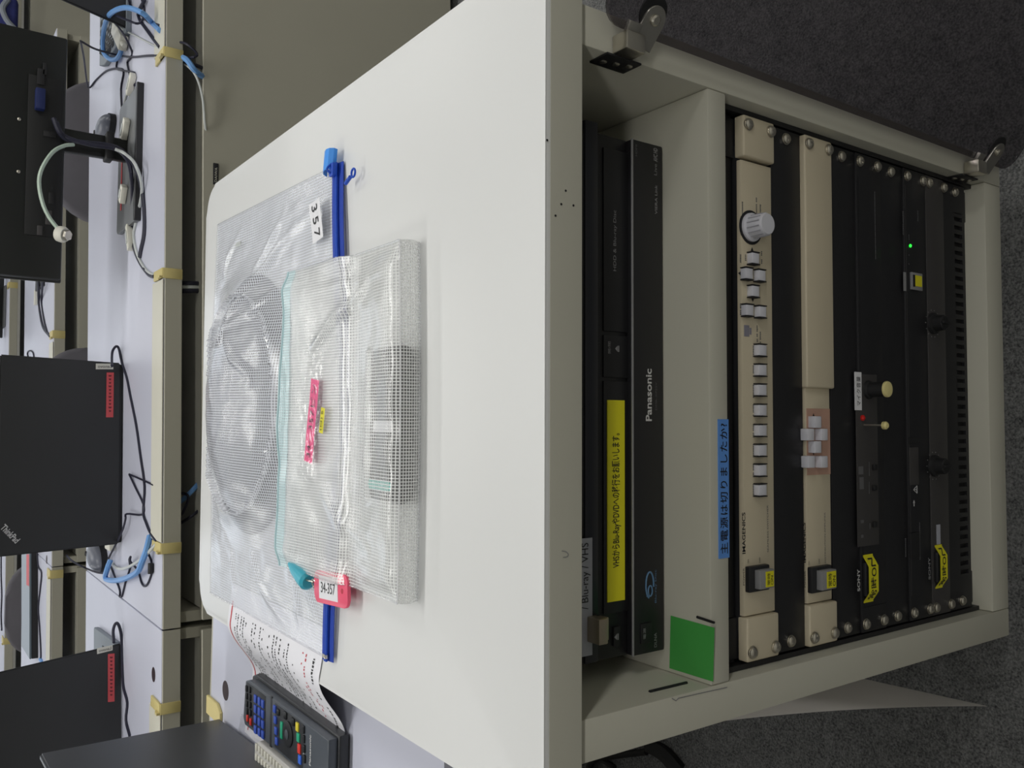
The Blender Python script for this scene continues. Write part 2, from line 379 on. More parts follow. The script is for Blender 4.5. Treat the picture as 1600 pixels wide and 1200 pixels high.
# green sheet on the shelf, blue tape on its edge
g = [at(x, y, 'Z', -176) for x, y in ((1048, 962), (1116, 981), (1114, 1065), (1046, 1044))]
part('green_sheet', MB().prism([(p.x, p.y) for p in g], 'Z', -176.4, -175.9), M_GRN, cab, label='green plastic sheet taped on the shelf')
pk = [at(x, y, 'Z', -176) for x, y in ((1089, 964), (1098, 967), (1116, 973))]
part('marker_line', MB().tube(pk, 1.1, 6), M_INK, cab)
a, b = at(1122, 655, 'Y', 5), at(1138, 871, 'Y', 5)
bt = part('tape_label', MB().box(b.x, a.x, 4.3, 5.2, -199.2, -186.2), M_BLUET, cab, label='light blue tape on the shelf edge with a handwritten question')
text('主電源は切りましたか?', ((a.x+b.x)/2, 4.1, -192.7), XP, ZP, 108, 9.6, M_INK, bt, bold=.012, spacing=1.15)
# door: smoked acrylic, swung wide open on the right
ang = math.radians(34)
RD = Matrix.Translation((266, -3, 0)) @ Matrix.Rotation(-ang, 4, 'Z')
dr = part('door', MB().prism(rrect(0, 492, -693, -48, 20, 6), 'Y', -2.5, 2.5, .8, 1, mtx=RD), M_SMOKE, cab, label='smoked acrylic door swung wide open')
ORI_D = RD
for zc, up_ in ((-80, 1), (-615, -1)):
    hg = part('hinge', MB().box(246.2, 248, 3, 24, zc-18, zc+18, .5), M_BLKM, cab)
    for k in (-11, 0, 11):
        part('screw', MB().lathe((246.3, 13+k*.25, zc+k), (-1, 0, 0), [(3, 0), (3, .7), (1.6, 1.3)], 12), M_CHROME, hg)
    part('hinge_block', MB().box(247.5, 262, -12, 4.5, zc-8, zc+12, 1.2), M_CHROME, hg)
    DN = RD.to_3x3() @ Vector((0, -1, 0)); DP = RD @ Vector((0, -5, 0)); RI = RD.inverted()
    sp_ = RI @ on_plane(*((1022, 31) if up_ > 0 else (1558, 238)), DP, DN)
    bp_ = RI @ on_plane(*((1000, 74) if up_ > 0 else (1538, 268)), DP, DN)
    va = (Vector((sp_.x, sp_.z))-Vector((bp_.x, bp_.z))).normalized(); vb = Vector((-va.y, va.x)); s2, b2 = Vector((sp_.x, sp_.z)), Vector((bp_.x, bp_.z))
    rr_ = 10.5; po = [b2-vb*rr_]+[s2+(va*math.sin(t)-vb*math.cos(t))*rr_ for t in [math.pi*k/12 for k in range(13)]]+[b2+vb*rr_]
    arm = MB().prism([tuple(v) for v in po], 'Y', -6.2, -4.2, .4, 1, mtx=RD)
    part('hinge_arm', arm, M_STEEL, hg)
    part('hinge_pad', MB().lathe(RD @ Vector((s2.x+4, -4.2, s2.y+2)), RD.to_3x3() @ Vector((0, 1, 0)), [(13, 0), (13, 1.6)], 20), M_BLKM, hg)
    part('screw', MB().lathe(RD @ Vector((s2.x, -6.2, s2.y)), DN, [(4.4, 0), (4.4, 1.5), (3, 2.6), (1, 2.7)], 14), M_CHROME, hg)
    part('hinge_cover', MB().box(-3, 8, -7, -2.6, zc-4, zc+9, .8, mtx=RD), M_STEEL, hg)

# ------------------------------------------------------------------ rack units
UZ = lambda n: -234.4-44.45*(n-1)     # top of rack unit n
def screw_mesh():
    mb = MB().lathe((0, 0, 0), (0, -1, 0), [(5.6, 0), (5.6, .8), (4.9, .9), (4.9, 2.2), (3.9, 3.3), (2.2, 3.9), (1.2, 3.9), (.9, 2.4)], 16)
    mb.box(-2.8, 2.8, -4.0, -3.6, -.55, .55).box(-.55, .55, -4.0, -3.6, -2.8, 2.8)
    return to_mesh('screw', mb, M_CHROME, origin=(0, 0, 0))[0]
SCREW = screw_mesh()
def screws(parent, zs, yf):
    for z in zs:
        for x in (-232.55, 232.55):
            place('screw', SCREW, (x, yf, z), parent, rot=(0, random.uniform(0, 3), 0))
HOLES = [-240.8-v for v in (0, 31.75, 60.325, 88.9, 120.65, 149.225, 177.8, 209.55, 238.125, 266.7, 298.45, 311.15, 342.9, 371.475)]
def key(parent, c, wd, ht, name='push_button', m=None, frame=True, dep=6):
    c = Vector(c)
    mb = MB().box(c.x-wd/2, c.x+wd/2, c.y-dep, c.y+.5, c.z-ht/2, c.z+ht/2, .7)
    b = part(name, mb, m or M_KEY, parent)
    if frame:
        fm = MB()
        for sx in (-1, 1):
            fm.box(c.x+sx*(wd/2+.7)-.45, c.x+sx*(wd/2+.7)+.45, c.y-dep-.3, c.y+.2, c.z-ht/2-.6, c.z+ht/2+.6)
        fm.box(c.x-wd/2-1, c.x+wd/2+1, c.y-1, c.y+.2, c.z-ht/2-1, c.z-ht/2-.2)
        part('button_frame', fm, M_INK, b, smooth=False)
    return b
def rocker(parent, px, yf):
    (xa, ya), (xb, yb) = px; p, q = at(xa, ya, 'Y', yf), at(xb, yb, 'Y', yf); x0, x1 = sorted((p.x, q.x)); z1, z0 = p.z, q.z
    sw = part('power_switch', MB().box(x0, x1, yf-5, yf+.5, z0, z1, 1.2), M_BLK, parent)
    part('switch_cover', MB().box(x0+3, x1-3, yf-11, yf-4.5, z0+1.5, z1-7, .8), M_GPRT, sw)
    lb = part('sticker', MB().box(x0+4.5, x1-4.5, yf-11.5, yf-10.9, z0+3, z1-14), M_YEL, sw)
    text('常時\nON', ((x0+x1)/2, yf-11.8, (z0+z1-11)/2), XP, ZP, x1-x0-12, z1-z0-20, M_INK, lb)
    return sw

# unit 1: switcher
yf = 16
u = thing('video_switcher', (0, 60, UZ(1)-44), 'cream switcher with a row of eight keys, uppermost unit of the rack', 'switcher', None)
zt, zb = UZ(1)-.5, UZ(1)-43.9
part('chassis', MB().box(-215, 215, 24, 340, zb+1, zt-1), M_BLK, u)
part('front_panel', MB().box(-202, 201, yf+3, 24, zb+.6, zt-.6, .4), M_CREAM, u)
for s, xa, xb in ((-1, -241, -203), (1, 203.5, 241)):
    part('rack_ear', MB().box(xa, xb, yf-1, 26, zb, zt, 1.8, 3), M_CREAM, u)
screws(u, HOLES[:2], yf-1)
fy = yf+3
part_txt = text('IMAGENICS', (at(1162, 833, 'Y', fy).x, fy-.15, at(1162, 833, 'Y', fy).z), XP, ZP, 36, 4.4, M_INK, u, bold=.02)
def tx(s, x, y, w_, h_, m, par, yy, **k):
    p = at(x, y, 'Y', yy); return text(s, (p.x, yy-.15, p.z), XP, ZP, w_, h_, m, par, **k)
tx('POWER', 1162, 901, 15, 2.2, M_INK, u, fy); tx('ON', 1169, 877, 3.4, 2, M_INK, u, fy); tx('OFF', 1187, 875, 5, 2, M_INK, u, fy)
tx('SEAMLESS SWITCHER', 1199.5, 826, 42, 2, M_DPRT, u, fy)
rocker(u, ((1164, 885), (1196, 920)), fy)
for y in (547.5, 578.5, 609.5, 641, 672.5, 703.5, 734.5, 765.5):
    c = at(1188, y, 'Y', fy-3); c.y = fy; key(u, c, 9.6, 10.5)
for x, y in ((1177, 404), (1167, 428), (1187, 431), (1177, 455.5), (1168, 485), (1188, 487.5)):
    c = at(x, y, 'Y', fy-3); c.y = fy; key(u, c, 9.4, 9.6)
def tri(parent, x, y, d, yy, r=2):
    p = at(x, y, 'Y', yy); q = {'u': ((-r, -r), (r, -r), (0, r)), 'd': ((-r, r), (r, r), (0, -r)), 'l': ((r, -r), (r, r), (-r, 0)), 'r': ((-r, -r), (-r, r), (r, 0))}[d]
    part('arrow_mark', MB().prism([(p.x+a, p.z+b) for a, b in q], 'Y', yy-.25, yy), M_INK, parent, smooth=False)
tri(u, 1175, 389.5, 'r', fy); tri(u, 1155, 427, 'u', fy, 1.6); tri(u, 1176, 468.5, 'l', fy)
k = at(1170, 355, 'Y', fy)
part('dial_ring', MB().lathe((k.x, fy, k.z-2.5), (0, -1, 0), [(15.5, -.2), (15.5, .6), (12.5, .7)], 28), M_INK, u)
kn = part('rotary_knob', MB().lathe((k.x, fy-.5, k.z-2.5), (0, -1, 0), [(13, 0), (12.8, 2), (10.4, 3), (10, 17), (9, 18.5)], 28), M_KEY, u)
mb = MB()
for i in range(14):
    t = 2*math.pi*i/14; mb.cone((k.x+10.3*math.cos(t), fy-4, k.z-2.5+10.3*math.sin(t)), (k.x+10*math.cos(t), fy-17, k.z-2.5+10*math.sin(t)), .7, .7, 5)
part('grip_ribs', mb, M_KEY2, kn)
q = at(1186, 337, 'Y', fy); part('knob_mark', MB().cone((q.x, fy-.4, q.z), (q.x, fy, q.z), 1.8, 1.8, 10), M_INK, u)
p = at(1167, 517, 'Y', fy)
part('emblem', MB().box(p.x-5, p.x+5, fy-.3, fy, p.z-3, p.z+4).box(p.x-3, p.x+3, fy-.3, fy, p.z-6, p.z-3.6), mat('emblem_grey', (140, 138, 150), .5), u, smooth=False)
mb = MB()
for (x, y, ww) in ((1177, 548, 11), (1177, 579, 11), (1177, 610, 13), (1177, 641, 13), (1177, 672, 13), (1177, 703, 13), (1177, 734, 13), (1177, 765, 13), (1182, 320, 16), (1188, 330, 14), (1157, 404, 10), (1165, 404, 10), (1190, 402, 12), (1157, 484, 12), (1183, 520, 16), (1188, 528, 12), (1160, 330, 18)):
    p = at(x, y, 'Y', fy); n_ = int(ww/1.5)
    for i in range(n_):
        if random.random() < .85: mb.box(p.x-ww/2+i*1.5, p.x-ww/2+i*1.5+1, fy-.2, fy, p.z-random.uniform(.5, .9), p.z+.8)
o = part('fine_print', mb, M_DPRT, u, smooth=False); o['kind'] = 'stuff'

# unit 3: second switcher
u = thing('remote_switcher', (0, 60, UZ(3)-44), 'cream switcher with a pink patch of six white keys, between two black plates', 'switcher')
zt, zb = UZ(3)-.5, UZ(3)-43.9
part('chassis', MB().box(-215, 215, 24, 300, zb+1, zt-1), M_BLK, u)
part('front_panel', MB().box(-202, 39, yf+3.5, 24, zb+2.5, zt-3, .4), M_CREAM, u)
part('rack_ear', MB().box(-241, -203, yf-1, 26, zb, zt, 1.8, 3), M_CREAM, u)
xa = at(1270, 606, 'Y', yf).x
part('cover_plate', MB().box(xa, 241, yf-1, 26, zb, zt, 1.8, 3), M_CREAM, u)
screws(u, HOLES[3:5], yf-1)
fy = yf+3.5
p, q = at(1252, 638, 'Y', fy), at(1290, 741, 'Y', fy)
part('key_patch', MB().box(q.x, p.x, fy-.5, fy, zb+2.8, zt-4), M_PINKP, u)
for x, y in ((1273, 659.5), (1262, 679), (1283, 679), (1273, 698.5), (1263, 721.5), (1283, 721.5)):
    c = at(x, y, 'Y', fy-4); c.y = fy; key(u, c, 11, 10, frame=False, dep=8)
tri(u, 1271, 649, 'r', fy-.6); tri(u, 1271, 708, 'l', fy-.6); tri(u, 1253.5, 679, 'u', fy-.6, 1.5)
tx('IMAGENICS', 1256.5, 848, 37, 4.2, M_INK, u, fy, bold=.02); tx('POWER', 1257.5, 905, 15, 2.2, M_INK, u, fy); tx('ON', 1264, 880, 3.4, 2, M_INK, u, fy); tx('OFF', 1280, 877, 5, 2, M_INK, u, fy)
tx('DISTRIBUTION AMPLIFIER', 1289, 840, 48, 2, M_DPRT, u, fy)
rocker(u, ((1261.5, 886), (1293, 921)), fy)

# blank plates
for n, hi, lab in ((2, [2], 'black blank rack plate between the two cream switchers'), (4, [5], 'black blank rack plate just below the lower cream switcher'), (6, [8], 'black blank rack plate between the upper tuner and the unit with the green light')):
    zt, zb = UZ(n)-.3, UZ(n)-44.1
    t = thing('blank_plate', (0, 24, zb), lab, 'panel')
    part('plate', MB().box(-241, 241, 20, 25, zb, zt, .6), M_PANEL, t)
    part('plate_flange', MB().box(-215, 215, 25, 40, zb+.5, zb+3).box(-215, 215, 25, 40, zt-3, zt-.5), M_BLK, t)
    screws(t, [HOLES[i] for i in hi], 20)

def sony(n, ribbon, spx, lab, gx0, gx1):
    zt, zb = UZ(n)-.3, UZ(n)-44.1
    u = thing('wireless_tuner', (0, 60, zb), lab, 'receiver'); part('chassis', MB().box(-215, 215, 24, 330, zb+1, zt-1), M_BLK, u)
    return u, zt, zb
# unit 5: tuner with cream-capped knob
u, zt, zb = sony(5, None, None, 'black tuner with cream-capped knob and white volume label, in mid rack', 0, 0)
part('front_panel', MB().box(-241, 241, 18, 25, zb, zt, 1), M_PANEL, u)
fy = 17.4
gz1, gz0 = at(1338, 650, 'Y', fy).z, at(1371, 650, 'Y', fy).z
part('grey_inset', MB().box(at(1355, 853, 'Y', fy).x, at(1355, 585, 'Y', fy).x, fy, 18.5, gz0, gz1, .4), M_GPANEL, u)
part('seam_line', MB().box(-216, 216, 17.6, 18.3, zt-3.5, zt-3.1).box(-216.3, -216, 17.6, 18.3, zb, zt-3), M_BLKM, u, smooth=False)
screws(u, HOLES[6:8], 18)
lb = [at(1335, 581, 'Y', fy), at(1346, 641, 'Y', fy)]
l = part('sticker', MB().box(lb[1].x, lb[0].x, fy-.5, fy+.3, lb[1].z, lb[0].z), M_WLAB, u, label='white tape reading microphone volume')
text('マイク音量', ((lb[0].x+lb[1].x)/2, fy-.8, (lb[0].z+lb[1].z)/2), XP, ZP, 29, 7, M_INK, l, spacing=1.1)
k = at(1357, 609, 'Y', fy)
kn = part('rotary_knob', MB().lathe((k.x, fy, k.z), (0, -1, 0), [(9.5, 0), (9, 2), (7.6, 3), (7.2, 18), (7, 19)], 24), M_BLKM, u)
part('knob_cap', MB().lathe((k.x, fy-19, k.z), (0, -1, 0), [(8, 0), (8.2, 1), (7.6, 2.5), (6, 3)], 24), mat('cream_cap', (226, 214, 150), .4), kn)
k = at(1350, 664, 'Y', fy)
lv = part('toggle_lever', MB().tube([(k.x, fy, k.z), (k.x-.4, fy-21, k.z-1)], 1.1, 8), M_CHROME, u)
part('lever_tip', MB().lathe((k.x-.4, fy-20, k.z-1), (0, -1, 0), [(2, -1), (3.9, 0), (4, 3), (2.5, 4.6)], 14), mat('cream_cap', (226, 214, 150), .4), lv)
k = at(1347, 653, 'Y', fy); part('indicator', MB().lathe((k.x, fy, k.z), (0, -1, 0), [(3, 0), (3, 1.5), (1.5, 2.6)], 12), mat('red_lens', (206, 34, 30), .3), u, label='red indicator lens')
tx('SONY', 1341.5, 906.5, 22, 4.6, M_WPRT, u, 17.8, bold=.02)
for x, y in ((1365, 730), (1365, 762), (1365, 819)):
    c = at(x, y, 'Y', fy); key(u, (c.x, fy, c.z), 5.5, 5.5, frame=False, dep=3, m=M_BLKM)
mb = MB()
for x, y, ww, hh in ((1358, 733, 14, .7), (1358, 762, 12, .7), (1359, 822, 6, .7), (1345, 735, 8, 8), (1346, 755, 12, 7), (1347, 815, 3, 5), (1347, 838, 3, 4)):
    p = at(x, y, 'Y', fy); mb.box(p.x-ww/2, p.x+ww/2, fy-.3, fy+.1, p.z-hh/2, p.z+hh/2)
part('display_window', mb, M_DPRT, u, smooth=False)
mb = MB(); p0, p1 = at(1368, 405, 'Y', 18), at(1368, 300, 'Y', 18); x = p0.x
while x < p1.x:
    ln = random.uniform(2, 7); mb.box(x, min(x+ln, p1.x), 17.8, 18.1, p0.z-.5, p0.z+.5); x += ln+.8
o = part('fine_print', mb, M_DPRT, u, smooth=False); o['kind'] = 'stuff'
def ribbon(u, xy0, xy1, wd, base_y, bow):
    """yellow tape arched over a switch"""
    p0, p1 = at(*xy0, 'Y', base_y), at(*xy1, 'Y', base_y); zc = (p0.z+p1.z)/2
    part('power_switch', MB().box(p0.x+7, p1.x-7, base_y-bow+1.5, base_y+.5, zc-wd/2+1, zc+wd/2+1.5, 1.5), M_BLKM, u)
    prof = lambda t: bow*min(1, max(0, (math.sin(math.pi*t)-.12)/.55))
    f = lambda a, b: Vector((p0.x+(p1.x-p0.x)*a, base_y-.4-prof(a), zc+(b-.5)*wd))
    rb = part('yellow_tape', MB().sheet(f, 30, 1), M_YEL, u, label='yellow tape arched over the switch')
    cu = text('常時ON', ((p0.x+p1.x)/2, 0, zc), XP, ZP, (p1.x-p0.x)*.86, wd*.62, M_INK, rb, bold=.012)
    oy = cu.location.y; me = cu.data
    for v in me.vertices:
        a = ((v.co.x*1000+(p0.x+p1.x)/2)-p0.x)/(p1.x-p0.x); v.co.y = (base_y-.7-prof(a))/1000
    return rb
ribbon(u, (1356, 941), (1356, 866), 17, 18, 6)

# unit 7: amplifier with green light
zt, zb = UZ(7)-.3, UZ(7)-44.1
u = thing('mixer_amplifier', (0, 60, zb), 'black unit with a small green light and a yellow-stickered display, low in the rack', 'amplifier')
part('chassis', MB().box(-215, 215, 24, 330, zb+1, zt-1), M_BLK, u)
part('front_panel', MB().box(-241, 241, 18, 25, zb, zt, 1), M_PANEL, u)
part('seam_line', MB().box(-215, 222, 17.7, 18.3, zt-2.6, zt-2).box(-215, 222, 17.7, 18.3, zb+.8, zb+1.2), M_GPANEL, u, smooth=False)
screws(u, HOLES[9:11], 18)
p = at(1422.5, 384, 'Y', 17.6); part('led', MB().lathe((p.x, 18, p.z), (0, -1, 0), [(1.7, 0), (1.7, .8), (.8, 1.5)], 10), M_LED, u, label='lit green light')
mb = MB()
for x, y, ww in ((1411, 345, 22), (1411, 362, 6), (1434, 337, 12), (1420, 370, 6), (1420, 398, 2), (1420, 412, 2), (1437, 845, 40), (1415, 855, 20)):
    q = at(x, y, 'Y', 18); n_ = int(ww/2)
    for i in range(n_): mb.box(q.x-ww/2+i*2, q.x-ww/2+i*2+1.4, 17.8, 18.1, q.z-.8, q.z+random.uniform(.3, .9))
o = part('fine_print', mb, M_DPRT, u, smooth=False); o['kind'] = 'stuff'
a, b = at(1411.5, 425, 'Y', 18), at(1415.5, 455, 'Y', 18); part('strip_label', MB().box(b.x, a.x, 17.5, 18.2, b.z, a.z), M_GPRT, u)
a, b = at(1423, 425, 'Y', 17), at(1440, 455, 'Y', 17); ds = part('display_frame', MB().box(b.x, a.x, 15.5, 18.2, b.z, a.z, .6), M_GPRT, u)
part('sticker', MB().box(b.x+4, a.x-3, 15, 15.6, b.z+2.5, a.z-6), M_YEL, ds)
part('catch', MB().box(b.x+3, b.x+10, 14.8, 15.6, a.z-5, a.z-1.5).box(a.x-9, a.x-3, 14.8, 15.6, a.z-5, a.z-1.5), M_BLKM, ds)
a, b = at(1420, 699, 'Y', 18), at(1435, 757, 'Y', 18); sl = part('slot_cover', MB().box(b.x, a.x, 17.2, 18.2, b.z, a.z, .5), M_GPANEL, u)
q = at(1430, 765, 'Y', 18)
part('warning_mark', MB().tube([(q.x-4, 17.7, q.z-3), (q.x+4, 17.7, q.z-3), (q.x, 17.7, q.z+4), (q.x-4, 17.7, q.z-3)], .4, 4, smooth=0).box(q.x-.4, q.x+.4, 17.6, 18, q.z-1.5, q.z+2), M_WPRT, u, smooth=False)
q = at(1428, 786, 'Y', 18); part('arrow_mark', MB().box(q.x-3.5, q.x+1, 17.7, 18, q.z-.5, q.z+.5).prism([(q.x, q.z-1.8), (q.x+3, q.z), (q.x, q.z+1.8)], 'Y', 17.7, 18), M_WPRT, u, smooth=False)
a, b = at(1421, 833, 'Y', 18), at(1436, 870, 'Y', 18); part('memory_slot', MB().box(b.x, a.x, 16.5, 18.2, b.z, a.z, .6), M_BLKM, u)
a, b = at(1419, 683, 'Y', 18), at(1436, 693, 'Y', 18); part('memory_slot', MB().box(b.x, a.x, 17, 18.2, b.z, a.z, .6), M_BLKM, u)

# unit 8: grey tuner
zt, zb = UZ(8)-.3, UZ(8)-44.1
u = thing('wireless_tuner', (0, 60, zb), 'dark grey tuner with two black knobs, lowest unit above the vent plate', 'receiver')
part('chassis', MB().box(-215, 215, 24, 330, zb+1, zt-1), M_BLK, u)
part('front_panel', MB().box(-241, 241, 18, 25, zb+6, zt, 1), M_GPANEL, u)
screws(u, HOLES[11:13], 18)
for x, y in ((1463, 505), (1465, 728)):
    k = at(x, y, 'Y', 14)
    part('rotary_knob', MB().lathe((k.x, 18, k.z), (0, -1, 0), [(12, 0), (11.5, 3), (9, 4), (8.4, 13), (7, 14)], 24).box(k.x-1.4, k.x+1.4, 1.5, 5, k.z-8, k.z+8, .5), M_BLKM, u)
    mb = MB()
    for i in range(11):
        t = math.radians(-130+26*i+90); mb.box(k.x+15*math.cos(t)-.4, k.x+15*math.cos(t)+.4, 17.7, 18, k.z+15*math.sin(t)-.6, k.z+15*math.sin(t)+.6)
    part('scale_marks', mb, M_GPRT, u, smooth=False)
tx('SONY', 1452, 888, 24, 4.4, M_GPRT, u, 18, bold=.02)
a, b = at(1463, 820, 'Y', 18), at(1469, 850, 'Y', 18); part('strip_label', MB().box(b.x, a.x, 17.5, 18.2, b.z, a.z), M_GLAB, u)
ribbon(u, (1466, 919), (1466, 851), 15, 18, 6)
# unit 9: vent plate
zt, zb = UZ(9)-.3, UZ(9)-44.1
t = thing('vent_plate', (0, 24, zb), 'black louvred vent plate at the foot of the rack', 'panel')
mb = MB().box(-241, 241, 20, 23, zb, zb+6).box(-241, 241, 20, 23, zt-20, zt+6).box(-241, -208, 20, 23, zb+6.01, zt-20.01).box(208, 241, 20, 23, zb+6.01, zt-20.01)
part('plate', mb, M_PANEL, t); part('backing', MB().box(-220, 220, 24.5, 26, zb, zt), M_BLKM, t)
fin = to_mesh('vent_fin', MB().box(-2.6, 2.6, 0, 3, -9.5, 9.6, .4, 1), M_PANEL)[0]
for k_ in range(43): place('vent_fin', fin, (-206+k_*9.83, 21.5, zb+15.2), t)
screws(t, [HOLES[13]], 20)

# ------------------------------------------------------------------ recorder on the shelf
r = thing('disc_recorder', (-10, 200, -176), 'black disc recorder with long yellow label, on the cabinet shelf', 'recorder')
XA, XB = -229, 210; zt = -88
part('casing', MB().box(XA+2, XB-2, 66, 400, -170, zt, 1.5), M_BLK, r)
for fx in (XA+30, XB-30):
    for fy_ in (90, 370): part('foot', MB().cone((fx, fy_, -176.4), (fx, fy_, -169.5), 10, 11, 16), M_BLKM, r)
lp = part('lower_panel', MB().box(XA, XB, 55, 67, -174, -137.5, 1.2), M_PANEL, r)
part('trim_line', MB().box(XA, XB, 54.6, 56, -138.4, -136.6, .3), M_GPRT, r)
up_ = part('upper_panel', MB().box(XA, XB, 62, 67, -137, zt, 1), M_PANEL, r)
part('top_rim', MB().box(XA, XB+8, 60, 70, -103, zt-1, .8), mat('dark_rim', (34, 36, 46), .35), r)
# disc tray, tape flap, keys
for (ya, yb, nm) in ((229, 521, 'disc_tray'), (522, 592, 'eject_key'), (594, 955, 'cassette_flap')):
    a, b = at(944, ya, 'Y', 61), at(980, yb, 'Y', 61)
    part(nm, MB().box(b.x+.6, a.x-.6, 60.4, 62.4, b.z-8, a.z+1, .6), M_PANEL, up_)
ly = 60
a, b = at(948.5, 625, 'Y', ly), at(976, 937, 'Y', ly); yl = part('yellow_label', MB().box(b.x, a.x, ly-.4, ly+.6, b.z, a.z), M_YEL, r, label='yellow tape label with a line of Japanese print')
p, q = at(961, 677, 'Y', ly), at(961, 887, 'Y', ly)
text('VHSからBlu-RayやDVDへの移行をお願いします。', ((p.x+q.x)/2, ly-.7, (a.z+b.z)/2), XP, ZP, p.x-q.x, 10.6, M_INK, yl, bold=.012)
a, b = at(905, 842, 'Y', 59), at(925, 955, 'Y', 59)
wl = part('white_label', MB().box(b.x-35, a.x, 58.6, 59.6, b.z, b.z+17), M_GLAB, r, label='white label naming the tape and disc formats')
p, q = at(917, 848, 'Y', 58.6), at(917, 952, 'Y', 58.6)
text('/ Blu-ray / VHS', ((p.x+q.x)/2, 58.3, b.z+7), XP, ZP, p.x-q.x, 9.5, M_INK, wl)
a, b = at(920, 968, 'Y', 50), at(943, 1004, 'Y', 50)
part('metal_slide', MB().box(b.x, a.x, 44, 60, b.z, -90, 1.2), mat('champagne_metal', (176, 164, 146), .35, metal=.6), r)
part('metal_slide', MB().box(b.x+1, a.x-1, 50, 60, b.z-6, b.z-1.5, .8), mat('champagne_metal', (176, 164, 146), .35, metal=.6), r)
tx('Panasonic', 1013.5, 617, 45, 7.2, M_WPRT, lp, 54.9, bold=.02)
tx('DMR-XP25V', 1025, 619, 24, 2, M_DPRT, lp, 54.9)
tx('HDD & Blu-ray Disc', 961, 376, 52, 4.2, M_GPRT, up_, 60.2)
tx('VIERA Link', 1025, 312, 26, 3, M_GPRT, lp, 54.9, bold=.02)
tx('DLNA', 1024, 1000, 12, 3, M_GPRT, lp, 54.9); tx('AVC HD', 1024, 242, 12, 5, M_GPRT, lp, 54.9, bold=.03); tx('HDMI', 994, 235, 10, 2.2, M_DPRT, lp, 54.9)
tx('Live', 1024, 265, 10, 3.4, M_GPRT, lp, 54.9)
tx('開/閉', 952, 543, 10, 3, M_GPRT, up_, 60.2)
def eject(x, y, yy, par):
    p = at(x, y, 'Y', yy); part('eject_mark', MB().prism([(p.x-2.6, p.z), (p.x+2.6, p.z), (p.x, p.z+3)], 'Y', yy-.3, yy).box(p.x-2.6, p.x+2.6, yy-.3, yy, p.z-1.6, p.z-.7), M_GPRT, par, smooth=False)
eject(965, 545, 60.2, up_)
a, b = at(958, 980, 'Y', 61), at(968, 1008, 'Y', 61); part('eject_key', MB().box(b.x, a.x, 59.8, 62.4, b.z, a.z, .6), M_BLKM, up_); eject(964, 995, 59.6, up_)
a, b = at(1000, 975, 'Y', 55), at(1018, 1003, 'Y', 55); part('power_key', MB().box(b.x, a.x, 53.6, 55.4, b.z, a.z, .8), M_BLKM, lp)
tx('電源', 1007, 990, 9, 3, M_GPRT, lp, 53.5)
# disc emblem: open ring and curl
p = at(1015, 916, 'Y', 54.9); BL = mat('emblem_blue', (92, 130, 165), .4)
pts = [(p.x+1+11*math.cos(t), 54.7, p.z+4.6*math.sin(t)) for t in [math.radians(165-22*i) for i in range(13)]]
pt2 = [(p.x-4+4.4*math.cos(t), 54.7, p.z-.5+2.4*math.sin(t)) for t in [math.radians(150-26*i) for i in range(15)]]
part('disc_emblem', MB().tube(pts, .75, 6).tube(pt2, .65, 6).tube([(p.x-8.4, 54.7, p.z-1), (p.x-8.0, 54.7, p.z+3.6)], .6, 6), BL, lp)
tx('Blu-ray Disc', 1024.5, 916, 28, 2.6, mat('emblem_blue', (112, 156, 190), .4), lp, 54.9)

# ------------------------------------------------------------------ pouches on the cabinet top
def sm(t): t = max(0, min(1, t)); return t*t*(3-2*t)
BC = Vector((-12, 612)); BR = 168
def blob(x, y):
    d = math.hypot((x-BC.x), (y-BC.y))/BR
    h = 33*max(0, 1-d**2.6)**.9 if d < 1 else 0
    return h
def ridge(x, y, seg, hgt, wd):
    best = 9e9; bt = 0; n_ = len(seg)-1
    for i, ((ax, ay), (bx, by)) in enumerate(zip(seg, seg[1:])):
        vx, vy = bx-ax, by-ay; t = max(0, min(1, ((x-ax)*vx+(y-ay)*vy)/(vx*vx+vy*vy))); d = math.hypot(x-ax-t*vx, y-ay-t*vy)
        if d < best: best = d; bt = (i+t)/n_
    return hgt*math.exp(-(best/wd)**2)*math.sin(math.pi*bt)**.6 if 0 < bt < 1 else 0
def P8(*xy): return [tuple(at(x, y, 'Z', 10)[:2]) for x, y in xy]
RIDGES = [(P8((514, 306), (470, 340), (433, 382), (402, 440), (376, 492), (371, 520)), 7, 7), (P8((440, 321), (420, 370), (395, 425)), 5, 6), (P8((372, 350), (352, 400), (345, 430)), 4, 6),
          (P8((390, 858), (394, 890), (400, 917), (427, 963), (455, 997)), 8, 7), (P8((455, 902), (457, 940), (459, 985)), 5, 5), (P8((470, 915), (488, 975)), 4, 5), (P8((356, 860), (358, 930)), 5, 5),
          (P8((372, 520), (392, 560), (420, 590)), 6, 6), (P8((440, 440), (415, 480), (372, 512)), 4, 6), (P8((340, 540), (366, 535), (372, 500)), 5, 4), (P8((480, 300), (455, 322), (432, 345)), 4, 5), (P8((350, 590), (360, 640)), 1, 5)]
C1 = [Vector(v) for v in ((234, 352), (247, 762), (-276, 762), (-277, 358))]   # right front, right back, left back, left front
def bag1xy(a, b):   # a: 0 right..1 left, b: 0 front..1 back
    f = C1[0].lerp(C1[3], a); k = C1[1].lerp(C1[2], a); p = f.lerp(k, b)
    p.y += -24*math.sin(math.pi*a)*(1-b)*.9*(1 if a < .6 else .6)
    p.y += 24*math.exp(-((a-.45)/.2)**2)*b**3
    return p
